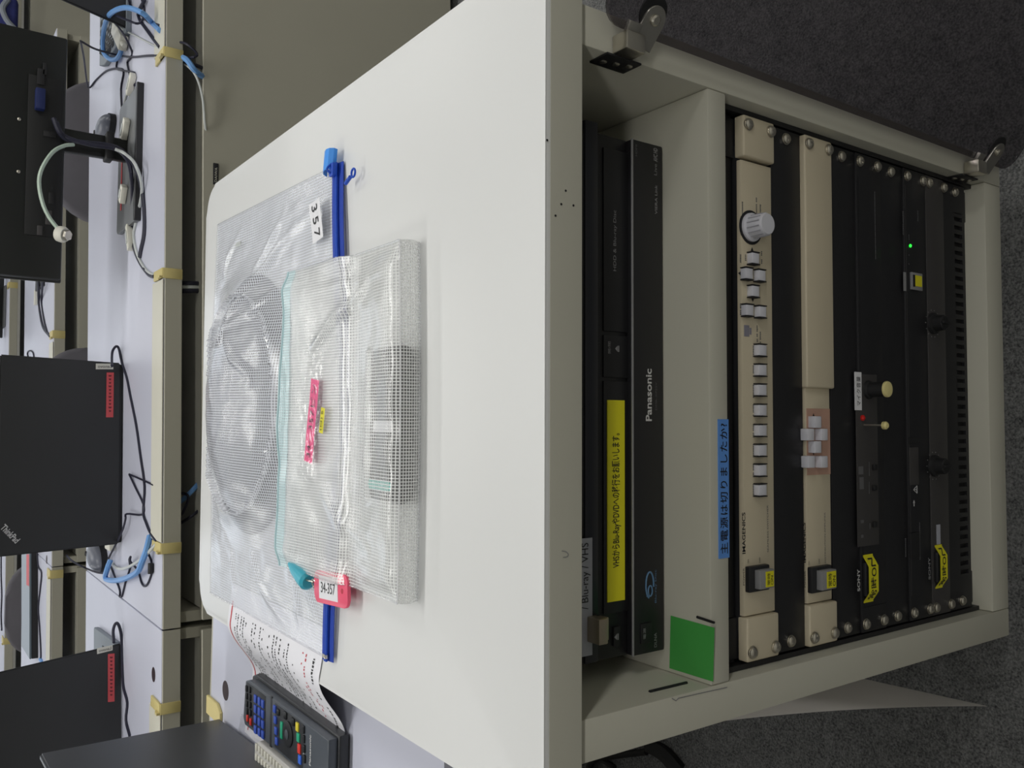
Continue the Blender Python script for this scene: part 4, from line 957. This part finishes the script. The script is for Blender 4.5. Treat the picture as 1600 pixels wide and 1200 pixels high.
# mid-left laptop
L0, L1 = at(190, 1005, 'Z', -43.5), at(191, 1210, 'Z', -43.5)
lt = thing('laptop', ((L0.x+L1.x)/2, 1500, -45), 'black laptop seen from behind, on the desk left of the seam', 'laptop')
wv = (L1-L0).normalized(); tp = on_plane(0, 1050, L0, Vector((0, 1, .25)).normalized())
up_v = (tp-L0)*1.06
ld, n_ = lid(lt, L0, L0+wv*345, L0+up_v, L0+up_v+wv*345, 7)
bd = wv.cross(ZP); bd = -bd if bd.y < 0 else bd
pr = [at(189, 1004, 'Z', -43.5), at(146, 979, 'Z', -34)]; bv = (pr[1]-pr[0]); bv.z = 0; bv = bv.normalized()*250
a0 = pr[0]; b7 = bv.normalized()*16; c4 = [a0+b7, a0+wv*345+b7, a0+wv*345+bv, a0+bv]
part('base', MB().prism([(p.x, p.y) for p in c4], 'Z', -44.6, -32, 3, 2), M_LBASE, lt)
part('keyboard', MB().prism([(p.x, p.y) for p in (a0+wv*25+bv*.1, a0+wv*320+bv*.1, a0+wv*320+bv*.55, a0+wv*25+bv*.55)], 'Z', -33, -30.5, .6, 1), M_BLKM, lt)
d1, q = decal(ld, 'brand_plate', L0, n_, ((152, 1013), (176, 1008), (176, 1016), (152, 1022)), M_IVORY)
cc = sum(q, Vector())/4; text('Lenovo', cc+n_*.4, (q[0]-q[1]), (q[0]-q[3]), (q[0]-q[1]).length*.8, (q[0]-q[3]).length*.5, M_INK, d1)
decal(ld, 'red_label', L0, n_, ((169, 1022), (179, 1021), (179, 1096), (169, 1097)), M_PINKL, label='red asset sticker')
STK.append((ld, L0, n_, 174, (1024, 1094)))
# near-left laptop on the side desk
P0, P1 = at(345, 1121, 'Z', -40), at(470, 1200, 'Z', -40)
lt = thing('laptop', (-600, 700, -45), 'near black laptop on the side desk, its lid back turned towards the cabinet', 'laptop')
P0 = Vector((-481, 842, -40)); P1 = Vector((-463, 520, -40)); Q0 = at(62, 1177, 'X', -478); Q1 = Q0+(P1-P0)
ld, n_ = lid(lt, P0, P1, Q0, Q1, 9, mat('lid_graphite', (62, 64, 68), .36, bump=.06, bscale=1500))
part('base', MB().prism([(-486, 838), (-468, 524), (-715, 510), (-733, 824)], 'Z', -44.6, -32, 3, 2), M_LBASE, lt)
part('keyboard', MB().prism([(-510, 815), (-494, 550), (-610, 543), (-626, 808)], 'Z', -33, -30.5, .6, 1), M_BLKM, lt)
# far-right laptop
P1 = at(201, 45, 'Z', -40)
lt = thing('laptop', (P1.x+120, P1.y+80, -45), 'black laptop at the far right, under the looping blue cable', 'laptop')
Qp = at(100, 0, 'Y', P1.y-34); sc_ = 238/(Qp.z-P1.z); UPV = (Qp-P1)*sc_
ld, n_ = lid(lt, P1, P1+Vector((330, 12, 0)), P1+UPV, P1+UPV+Vector((330, 12, 0)), 8)
bq = [at(156, 5, 'Z', -34), at(156, 103, 'Z', -34), at(163, 102, 'Z', -34), at(199, 49, 'Z', -34)]
b5 = Vector((330, 20, 0)); b6 = bq[3]+Vector((4, 10, 0))
part('base', MB().prism([(p.x, p.y) for p in (bq[1]+Vector((330, 30, 0)), bq[1], bq[2], b6, b6+b5)], 'Z', -44.6, -33, 1.2, 1), M_LBASE, lt)
kq = [bq[0].lerp(bq[2], .25), bq[1].lerp(bq[3], .15), bq[2].lerp(bq[0], .15), bq[3].lerp(bq[1], .15)]
kb = MB()
A0, A1, A2, A3 = bq
for i in range(9):
    for j in range(5):
        def bl(u, v): return (A0.lerp(A1, v)).lerp(A3.lerp(A2, v), u)
        p = bl(.12+.088*i, .14+.15*j); kb.box(p.x-7, p.x+7, p.y-9, p.y+9, -34, -31.6, .8, 1)
o = part('keys', kb, M_BLKM, lt); o['kind'] = 'stuff'
# closed laptop, second row
q = [at(33.5, 862, 'Z', -19), at(46, 862, 'Z', -19), at(46, 1030, 'Z', -19), at(33.5, 1010, 'Z', -19)]
lt = thing('laptop', (sum((p.x for p in q))/4, sum((p.y for p in q))/4, -45), 'closed black laptop with a pink sticker, second row behind the others', 'laptop')
part('base', MB().prism([(p.x, p.y) for p in q], 'Z', -44.6, -26, 1, 1), M_BLKM, lt)
part('lid', MB().prism([(p.x, p.y) for p in q], 'Z', -25.5, -19, 1, 1), mat('lid_painted_sheen', (92, 104, 110), .3), lt)  # black lid coloured pale to paint in the reflection on its top
s = [at(41.5, 866, 'Z', -19), at(45.5, 866, 'Z', -19), at(45.5, 916, 'Z', -19), at(41.5, 914, 'Z', -19)]
part('pink_sticker', MB().prism([(p.x, p.y) for p in s], 'Z', -19.2, -18.5), M_PINKL, lt)

# monitor
Yb = 1570
mo = thing('monitor', (545, Yb, -45), 'black flat monitor seen from behind on a grey stand, back desk', 'monitor')
a, b = at(106, 60, 'Y', Yb-38), at(108, 438, 'Y', Yb-38)
mx0, mx1 = b.x, a.x; mzb = a.z
part('housing', MB().box(mx0, mx1, Yb-38, Yb-8, mzb, mzb+330, 4), M_MBLK, mo)
part('bezel', MB().box(mx0-3, mx1+3, Yb-8, Yb+2, mzb-4, mzb+334, 3), M_MBLK, mo)
part('screen', MB().box(mx0+10, mx1-10, Yb+1.5, Yb+3, mzb+12, mzb+320), M_INK, mo)
a, b = at(45, 115, 'Y', Yb-40), at(92, 372, 'Y', Yb-40)
part('port_bay', MB().box(b.x, a.x, Yb-40.5, Yb-37.6, b.z, a.z, 1), mat('bay_dark', (16, 17, 18), .5), mo)
for x, y, ww, hh, m_ in ((70, 108, 26, 8, M_BLKM), (64, 120, 34, 14, M_BLKM), (76, 340, 30, 12, M_GPANEL), (62, 360, 20, 10, M_GPANEL), (78, 210, 12, 24, M_BLKM), (80, 310, 24, 10, M_BLKM)):
    p = at(x, y, 'Y', Yb-41); part('port', MB().box(p.x-ww/2, p.x+ww/2, Yb-43, Yb-40, p.z-hh/2, p.z+hh/2, 1), m_, mo)
for x, y in ((30, 186), (29, 268)):
    p = at(x, y, 'Y', Yb-39); part('screw', MB().lathe((p.x, Yb-38, p.z), (0, -1, 0), [(3.5, 0), (3.5, 1), (2, 2)], 10), M_CHROME, mo)
p = at(62, 157, 'Y', Yb-42)
vp = part('blue_plug', MB().box(p.x-22, p.x+22, Yb-58, Yb-40, p.z-9, p.z+9, 2), mat('plug_blue', (16, 32, 84), .6), mo, label='blue video plug')  # blue set darker, with the shade under the monitor put into it
na = at(150, 224, 'Y', Yb-20)
part('neck', MB().box(na.x-24, na.x+26, Yb-6, Yb+14, -42, mzb+90, 4), M_MBLK, mo)
bx0, bx1 = at(200, 352, 'Z', -33).x, at(200, 150, 'Z', -33).x
yb0, yb1 = at(213, 250, 'Z', -33).y, at(184, 250, 'Z', -33).y
part('stand_base', MB().prism(rrect(bx0, bx1, yb0, yb1, 14, 4), 'Z', -44.6, -34, 2, 2), M_STND, mo)
part('stand_edge', MB().prism(rrect(bx0-1, bx1+1, yb0-2, yb0+10, 4, 3), 'Z', -45, -31, 1, 1), M_BLK, mo)
part('red_strip', MB().box(at(188, 330, 'Z', -34).x, at(188, 225, 'Z', -34).x, at(190, 270, 'Z', -33).y-3, at(190, 270, 'Z', -33).y+6, -34.2, -32.8, .3), mat('red_strip', (216, 50, 54), .5), mo)
part('cable_strap', MB().box(na.x-30, na.x+31, Yb-26, Yb+16, at(172, 226, 'Y', Yb-20).z-8, at(172, 226, 'Y', Yb-20).z+8, 3), M_BLKM, mo)
# monitor fragments in the far rows
def far_monitor(x0, y0, x1, y1, Y, lab, gr=None):
    a, b = at(x1, y0, 'Y', Y), at(x1, y1, 'Y', Y); t = thing('monitor', ((a.x+b.x)/2, Y, -45), lab, 'monitor')
    part('housing', MB().box(b.x, a.x, Y, Y+25, a.z, a.z+300, 3), M_MBLK, t)
    part('neck', MB().box((a.x+b.x)/2-25, (a.x+b.x)/2+25, Y+26, Y+46, -42, a.z+90, 2), M_MBLK, t)
    part('stand_base', MB().box((a.x+b.x)/2-100, (a.x+b.x)/2+100, Y-60, Y+90, -44.8, -36, 3), M_STND, t)
    return t
far_monitor(0, 432, 7, 528, fC(500)+190, 'far black monitor at the picture edge, third row of desks')
t2 = thing('monitor', (700, fB(700)+300, -45), 'black monitor on the second-row desk, mostly hidden behind the near monitor', 'monitor')
px = at(66, 444, 'Y', fB(350)+260)
part('housing', MB().box(px.x+40, px.x+520, fB(600)+300, fB(600)+325, 60, 360, 3), M_MBLK, t2)
part('neck', MB().box(px.x+250, px.x+300, fB(600)+326, fB(600)+340, -42, 160, 2), M_MBLK, t2)
part('stand_base', MB().box(px.x-10, px.x+400, fB(350)+230, fB(350)+400, -44.8, -34, 3), M_BLKM, t2)

# ------------------------------------------------------------------ chairs
def chair(xc, Y, ztop, wd, lab, ht=330, seat_dir=-1, rtop=80):
    t = thing('office_chair', (xc, Y, -745), lab, 'chair')
    part('backrest', MB().prism(rrect(xc-wd/2, xc+wd/2, ztop-ht, ztop, [60, rtop, rtop, 60], 8), 'Y', Y-22, Y+22, 14, 4), M_CHAIR, t)
    part('back_post', MB().tube([(xc, Y+18, ztop-ht+120), (xc, Y+40, ztop-ht-20), (xc, Y+10, -310), (xc, Y-100, -305)], 16, 8), M_BLKM, t)
    part('seat', MB().prism(rrect(xc-230, xc+230, Y-420, Y+10, 70, 6), 'Z', -300, -240, 22, 4), M_CHAIR, t)
    part('column', MB().cone((xc, Y-200, -650), (xc, Y-200, -300), 28, 22, 16), M_BLKM, t)
    for i in range(5):
        a_ = 2*math.pi*i/5+.3; e = (xc+270*math.cos(a_), Y-200+270*math.sin(a_), -690)
        lg = part('leg', MB().tube([(xc, Y-200, -650), e], 17, 8, smooth=0), M_BLKM, t)
        part('caster', MB().cone((e[0]-12, e[1], -721), (e[0]+12, e[1], -721), 24, 24, 14).box(e[0]-8, e[0]+8, e[1]-8, e[1]+8, -712, -680), M_BLKM, lg)
    return t
m0, m1 = at(125, 125, 'Y', 2330), at(125, 345, 'Y', 2330)
chair((m0.x+m1.x)/2, 2330, 40, m0.x-m1.x+16, 'grey fabric chair behind the near monitor', rtop=170)
m0 = at(130, 549, 'Y', 2330); chair(m0.x-215, 2330, 40, 450, 'grey fabric chair behind the middle laptop', rtop=120)
cx_ = at(20, 952, 'Y', 3680); zt_c = at(8.5, 952, 'Y', 3660).z; wA, wB = at(30, 874, 'Y', 3680).x, at(30, 1030, 'Y', 3680).x
chair((wA+wB)/2, 3680, zt_c, wA-wB, 'grey rounded fabric chair back beyond the closed laptop', rtop=150)

# ------------------------------------------------------------------ small things and cables on the desks
def cable(px, r, m, lab, cat='cable', group=None, name='cable', z=-43):
    pts = []
    for q in px:
        if len(q) == 2: pts.append(at(q[0], q[1], 'Z', z))
        elif len(q) == 3: pts.append(at(q[0], q[1], 'Z', q[2]))
        else: pts.append(at(q[0], q[1], q[2], q[3]))
    return tag(part(name, MB().tube(pts, r, 7, smooth=4), m), lab, cat, group)
# mouse by the monitor
def mouse(pc, ang_, lab):
    t = thing('mouse', (pc.x, pc.y, -45), lab, 'mouse')
    R_ = Matrix.Translation((pc.x, pc.y, -44.8)) @ Matrix.Rotation(ang_, 4, 'Z')
    def f(a, b):
        th = 2*math.pi*a; ph = b*math.pi/2; return R_ @ Vector((31*math.cos(th)*math.sin(ph)**.8, 56*math.sin(th)*math.sin(ph)**.8, 36*math.cos(ph)**.7))
    mb = MB().sheet(f, 28, 10); bmesh.ops.remove_doubles(mb.bm, verts=mb.bm.verts, dist=.1)
    part('shell', mb, mat('mouse_grey', (112, 116, 128), .35), t)
    def g(a, b):
        th = 2*math.pi*a; z_ = 14*b; return R_ @ Vector((32*math.cos(th), 57*math.sin(th), z_))
    part('side_band', MB().sheet(g, 28, 2), M_BLKM, t)
    part('scroll_wheel', MB().cone(R_ @ Vector((-4, 22, 31)), R_ @ Vector((4, 22, 31)), 7, 7, 14), M_BLKM, t)
    return t
pm_ = at(168, 203, 'Z', -35); mouse(pm_, .25, 'grey mouse with black sides beside the monitor stand')
pm2 = at(150, 870, 'Z', -28); mouse(pm2, -.3, 'shiny black mouse between the middle laptop and the desk seam')
def adapter(pts, lab, wd=14, onbase=False):
    zc_ = -25.5 if onbase else -36; a_, b_ = at(*pts[0], 'Z', zc_), at(*pts[1], 'Z', zc_); d_ = b_-a_; L_ = d_.length; an = math.atan2(d_.y, d_.x)
    Rm = Matrix.Translation(((a_+b_)/2)) @ Matrix.Rotation(an, 4, 'Z')
    t = thing('plug_adapter', ((a_.x+b_.x)/2, (a_.y+b_.y)/2, -45), lab, 'adapter')
    part('body', MB().box(-L_/2, L_/2, -wd/2, wd/2, -8, 5, 2, mtx=Rm), M_IVORY, t)
    part('latch', MB().box(-L_/4, L_/4, -wd/4, wd/4, 4.5, 7, .8, mtx=Rm), M_CABG, t); return t
adapter(((207, 116), (200, 147)), 'ivory cable connector at the right tip of the stand base', 16)
adapter(((197, 186), (191, 220)), 'ivory cable connector beside the grey mouse', 20, True)
adapter(((193, 290), (189, 316)), 'ivory cable connector left of the monitor neck', 20, True)
adapter(((200, 352), (203, 390)), 'ivory cable connector at the left tip of the stand base', 14)
# VGA plug
a_, b_ = at(180, 42, 'Z', -33), at(192, 68, 'Z', -33)
t = thing('video_plug', ((a_.x+b_.x)/2, (a_.y+b_.y)/2, -45), 'beige video plug on the blue cable by the far-right laptop', 'plug')
d_ = b_-a_; Rm = Matrix.Translation((a_+b_)/2) @ Matrix.Rotation(math.atan2(d_.y, d_.x), 4, 'Z')
part('shell', MB().box(-d_.length/2, d_.length/2, -18, 18, -11, 8, 3, mtx=Rm), M_IVORY, t)
part('strain_relief', MB().cone(Rm @ Vector((d_.length/2, 0, -1)), Rm @ Vector((d_.length/2+18, 0, -1)), 8, 5, 12), M_IVORY, t)
t = thing('video_plug', (-330, 1700, -45), 'small beige plug half hidden beyond the shiny black mouse', 'plug')
p = at(172, 850, 'Z', -36); part('shell', MB().box(p.x-14, p.x+14, p.y-22, p.y+30, -44.8, -30, 3), M_IVORY, t)
cable([(190, 70, -38), (188, 84, -38), (180, 93, -36), (169, 91, -30), (161, 78, -22), (162, 48, -5), (172, 22, 5), (195, 12, 5), (222, 20, -10), (238, 36, -38), (250, 48, -41)], 5.5, M_CABB, 'thick light blue cable looping beside the far-right laptop')
cable([(202, 0, -36), (206, 12), (222, 24), (232, 34), (250, 40)], 3.2, M_CABK, 'black cable at the right end of the back desk')
cable([(226, 0, -38), (216, 24), (232, 50), (250, 74)], 4.0, M_CABK, 'thicker black cable running down to the tan clip at the right')
cable([(150, 10, 10), (200, 32, -20), (218, 36, -38), (226, 20), (222, 0)], 2.6, M_CABK, 'thin black cable crossing below the far-right laptop')
cable([(173, 30, -20), (185, 42, -28), (210, 55), (250, 76)], 2.2, M_CABG, 'thin white cable crossing the back desk at the right')
cable([(174, 30, -18), (192, 52, -20), (206, 80), (204, 90), (199, 98), (203, 118), (206, 132)], 2.4, M_CABK, 'thin black cable curving down to the right connector')
cable([(126, 64, 60), (150, 77, 20), (184, 86, -40), (206, 89), (230, 87), (250, 87)], 2.4, M_CABK, 'thin black cable lying straight across to the right tan clip')
cable([(126, 64, 60), (131, 90, 20), (138, 136, -35), (150, 125), (166, 111), (184, 107), (193, 112), (189, 140), (191, 180)], 2.4, M_CABK, 'thin black cable winding between mouse and blue cable')
cable([(184, 90), (182, 106), (190, 110), (205, 112), (211, 116), (210, 135)], 2.2, M_CABK, 'short black cable looped at the right connector')
# bundle down the monitor neck
yn = Yb-46
cable([(84, 185, 'Y', Yb-55), (92, 205, 'Y', Yb-60), (105, 218, 'Y', yn), (135, 223, 'Y', yn), (175, 228, 'Y', yn), (196, 240, 'Y', yn-10), (212, 262, -30), (221, 290, -40), (226, 330), (226, 365), (221, 390), (219, 402)], 5, M_CABK, 'thick black cable bundled down the monitor neck and across the desk')
cable([(88, 190, 'Y', Yb-58), (100, 212, 'Y', yn-6), (140, 226, 'Y', yn-8), (178, 232, 'Y', yn-6), (196, 246, 'Y', yn-16), (205, 270, -25), (207, 330, -40), (206, 370), (216, 404), (232, 428), (242, 432)], 4.4, M_CABK, 'black cable curving from the monitor neck to the tan clip')
cable([(180, 233, 'Y', yn-14), (195, 240, 'Y', yn-26), (212, 258, -20), (222, 295, -38), (214, 340, -42), (209, 368), (215, 398), (228, 422), (242, 431)], 3.4, M_CABG, 'pale grey cable running from the monitor neck beside the black ones')
cable([(188, 315), (192, 335), (199, 352)], 3, M_CABG, 'short white cable between two ivory connectors')
cable([(201, 136), (195, 160), (191, 186)], 3, M_CABG, 'short white cable beside the mouse')
# antenna cable with F plug
cable([(115, 226, 'Y', yn-4), (100, 228, 'Y', yn-14), (82, 238, 'Y', yn-30), (66, 262, 'Y', yn-45), (61, 285, 'Y', yn-50), (66, 315, 'Y', yn-50), (76, 338, 'Y', yn-50), (91, 358, 'Y', yn-50)], 4.0, mat('cable_mint', (188, 206, 190), .4), 'pale green aerial cable curving behind the monitor, ending in a round plug')
p = at(96, 366, 'Y', yn-50); p1_ = at(107, 368, 'Y', yn-62)
t = thing('aerial_plug', (p.x, p.y, p.z-15), 'round silver aerial plug hanging below the pale green cable', 'plug')
part('collar', MB().lathe(p, (p1_-p), [(9, -9), (16, -6), (17, 4), (14, 10)], 20), M_IVORY, t)
part('nut', MB().lathe(p, (p1_-p), [(11, 9), (11, 17), (8, 18), (4, 17.5)], 6), M_CHROME, t)
# cables in the gap under the apron
zy = lambda x: fA(x)+60
cable([(272, 66, 'Y', 1320), (290, 68, 'Y', 1270), (308, 84, 'Y', 1268), (300, 90, 'Y', 1270), (286, 89, 'Y', 1320)], 2.6, M_CABK, 'black cable loop hanging under the right end of the desk apron')
cable([(270, 88, 'Y', 1320), (290, 92, 'Y', 1280), (306, 112, 'Y', 1275), (330, 128, 'Y', 1320)], 6, M_CABB, 'blue cable dropping behind the beige panel at the right')
cable([(280, 95, 'Y', 1320), (300, 100, 'Y', 1276), (330, 112, 'Y', 1320)], 4, M_CABK, 'black cable dropping behind the panel beside the blue one')
cable([(272, 90, 'Y', 1320), (302, 112, 'Y', 1276), (316, 150, 'Y', 1276), (321, 200, 'Y', 1278), (332, 240, 'Y', 1330)], 2.4, M_CABG, 'thin grey cable sagging along the panel top at the right')
for i, (y_, m_, nm) in enumerate(((443, M_CABK, 'upper black'), (449, M_CABG, 'pale grey'), (454, M_CABK, 'lower black'))):
    cable([(270, y_-1, 'Y', 1320), (286, y_, 'Y', 1290), (305, y_, 'Y', 1290), (330, y_+2, 'Y', 1330)], 5, m_, nm+' cable crossing the dark gap behind the large pouch')
cable([(272, 790, 'Y', 1310), (292, 775, 'Y', 1270), (320, 745, 'Y', 1290)], 5, M_CABB, 'light blue cable in the gap behind the cabinet top')
cable([(272, 770, 'Y', 1300), (290, 772, 'Y', 1262), (294, 780, 'Y', 1262), (285, 802, 'Y', 1270), (272, 812, 'Y', 1300)], 2.6, M_CABK, 'black cable loop in the gap left of the blue cable')
cable([(278, 820, 'Y', 1290), (300, 806, 'Y', 1262), (325, 785, 'Y', 1290)], 3, M_CABK, 'black cable slanting across the gap behind the pouch')
# power lead of the middle laptop
cable([(175, 572, -10), (175, 555, -22), (177, 546, -28), (182, 541, -34), (186, 546, -40), (190, 565), (198, 590), (204, 620), (213, 665), (220, 715), (226, 760), (224, 800), (229, 818), (235, 832), (245, 846)], 2.9, M_CABK, 'black power lead curving from the middle laptop along the desk')
cable([(202, 741, -40), (225, 751), (240, 758)], 2.0, M_CABK, 'thin black cable end crossing the laptop power lead')
cable([(202, 741, -40), (212, 762), (224, 788), (222, 804), (198, 803, -36), (196, 812, -34), (190, 832, -34), (172, 868, -38), (168, 877)], 2.2, M_CABK, 'thin black cable zigzagging from the power lead to the shiny mouse')
cable([(234, 838, -42), (228, 862, -30), (222, 878, -28), (215, 893, -28), (198, 903, -32), (180, 907, -36), (165, 904, -36), (168, 888, -30), (173, 875, -36)], 6, M_CABB, 'light blue cable looped left of the middle laptop')
cable([(244, 850), (225, 870, -30), (205, 884, -28), (190, 889, -34), (180, 886), (174, 876)], 3.2, M_CABG, 'white cable looped beside the blue one')
cable([(243, 850), (232, 862, -35), (236, 875), (238, 890), (232, 910), (226, 916), (221, 910), (216, 892), (204, 878, -30), (204, 870, -30), (202, 875, -34), (203, 888), (196, 910), (191, 930), (187, 932), (187, 922), (178, 898), (173, 885)], 2.2, M_CABK, 'thin black mouse lead winding over the desk seam')
cable([(104, 868, 60), (112, 876, 40), (130, 886, 0), (150, 894, -20), (163, 896, -30)], 2.2, M_CABK, 'black cable end sticking up beside the shiny mouse')
p = at(237, 888, 'Z', -41); tag(part('cable_tie', MB().cone((p.x-10, p.y, -39), (p.x+10, p.y, -39), 5, 5, 10), M_BLKM), 'small black cable tie on the desk near the seam', 'tie')
# power lead, left laptop
cable([(178, 1004, -20), (177, 985, -24), (181, 974, -30), (186, 978, -36), (190, 1000), (192, 1060), (194, 1078), (199, 1098), (197, 1125), (203, 1150)], 3.2, M_CABK, 'black power lead curving beside the mid-left laptop')
# second row odds and ends
cable([(58, 425, -10), (60, 446, -30), (61, 470), (63, 490), (68, 512), (79, 526)], 5, M_CABK, 'black cable running to the tan clip on the second-row desk')
cable([(64, 425, -10), (66, 446, -30), (65, 470), (69, 500), (74, 520)], 4, M_CABK, 'second black cable to the tan clip on the second-row desk')
cable([(46, 566), (43, 552), (47, 548), (52, 552), (54, 566)], 3, M_CABK, 'small black cable loop behind the top of the middle laptop')
cable([(58, 862), (60, 885), (65, 895), (63, 920), (60, 950), (62, 980), (64, 1020), (63, 1034)], 3, M_CABK, 'wavy black cable on the second-row desk before the closed laptop')
cable([(63, 1030), (66, 1036), (60, 1044)], 6, M_CABB, 'light blue cable end on the second-row desk')
t = thing('plug_adapter', (at(56, 465, 'Z', -40).x, at(56, 465, 'Z', -40).y, -45), 'small ivory connector on the second-row desk', 'adapter')
p = at(56, 465, 'Z', -40); part('body', MB().box(p.x-28, p.x+28, p.y-8, p.y+8, -44.8, -34, 2), M_IVORY, t)
cable([(2, 866), (2, 900), (3, 930), (2, 960), (3, 985)], 4, M_CABK, 'wavy dark cable on the third-row desk at the picture edge')
p = at(8, 22, 'Z', 10); t = thing('bag', (p.x, p.y, -45), 'blue and grey bag on the far desk at the picture corner', 'bag')
part('body', MB().box(p.x-70, p.x+90, p.y-10, p.y+110, -44.5, 70, 24, 3), mat('bag_blue', (50, 56, 120), .8, var=.5, scale=25), t)
part('flap', MB().tube([(p.x-64, p.y-10, -30), (p.x-30, p.y-16, 6), (p.x+20, p.y-14, 22), (p.x+70, p.y-10, 0)], 13, 8), mat('bag_grey', (150, 156, 166), .7), t)

# ------------------------------------------------------------------ floor-level things
def poster(a, b):     # a: down, b: back
    fx, fy_, fz = -281.5-101.5*a**1.25, 30+24*a, -110-629*a      # free front edge, down to the corner near the carpet
    x = fx+(-282.5-fx)*b*.85; y = fy_+250*b; z = fz+325*a*b
    return Vector((x, y, z))
tag(part('poster_sheet', MB().sheet(poster, 30, 12, thick=0), M_PAPER2), 'large white paper sheet flaring out from the left side of the cabinet', 'paper')
cable([(905, 1185, 'Z', -738), (925, 1182, 'Z', -738), (945, 1190, 'Z', -738), (960, 1200, 'Z', -738)], 5, M_BLKM, 'black cable on the carpet at the lower left of the cabinet')
cable([(920, 1200, 'Z', -738), (930, 1186, 'Z', -736), (955, 1182, 'Z', -738), (1010, 1175, 'Z', -738)], 6, M_BLKM, 'thick black cable on the carpet beyond the cabinet side')
cable([(1015, 1165, 'Z', -738), (1040, 1180, 'Z', -735), (1062, 1205, 'Z', -738)], 14, M_BLKM, 'thick black hose on the dark carpet under the side desk')

# ------------------------------------------------------------------ print on the two red stickers
for ld_, P_, nn_, xs_, ys_ in STK:
    mb = MB()
    for k in range(11):
        y_ = ys_[0]+(ys_[1]-ys_[0])*(k+.6)/12; hh = 1.9 if k % 3 else 2.6
        q = [on_plane(x, y, P_+nn_*1.0, nn_) for x, y in ((xs_-hh, y_-1.5), (xs_+hh, y_-1.3), (xs_+hh*.6, y_+1.3), (xs_-hh*.8, y_+1.2))]
        mb.quad(*q)
    o = part('print_marks', mb, mat('sticker_print', (120, 40, 48), .6), ld_, smooth=False); o['kind'] = 'stuff'

# ------------------------------------------------------------------ groups of repeats
GR = {'laptop': 'laptops on the desks', 'desk': 'white desks', 'chair': 'office chairs between the desks', 'cable': 'cables', 'adapter': 'ivory cable connectors',
      'monitor': 'black monitors', 'panel': 'black rack plates', 'pouch': 'mesh pouches on the cabinet', 'remote': 'remote controls', 'mouse': 'computer mice', 'plug': 'cable plugs',
      'switcher': 'cream rack switchers', 'receiver': 'wireless tuners in the rack'}
for o in COL.objects:
    c = o.get('category')
    if c in GR and not o.get('group'): o['group'] = GR[c]
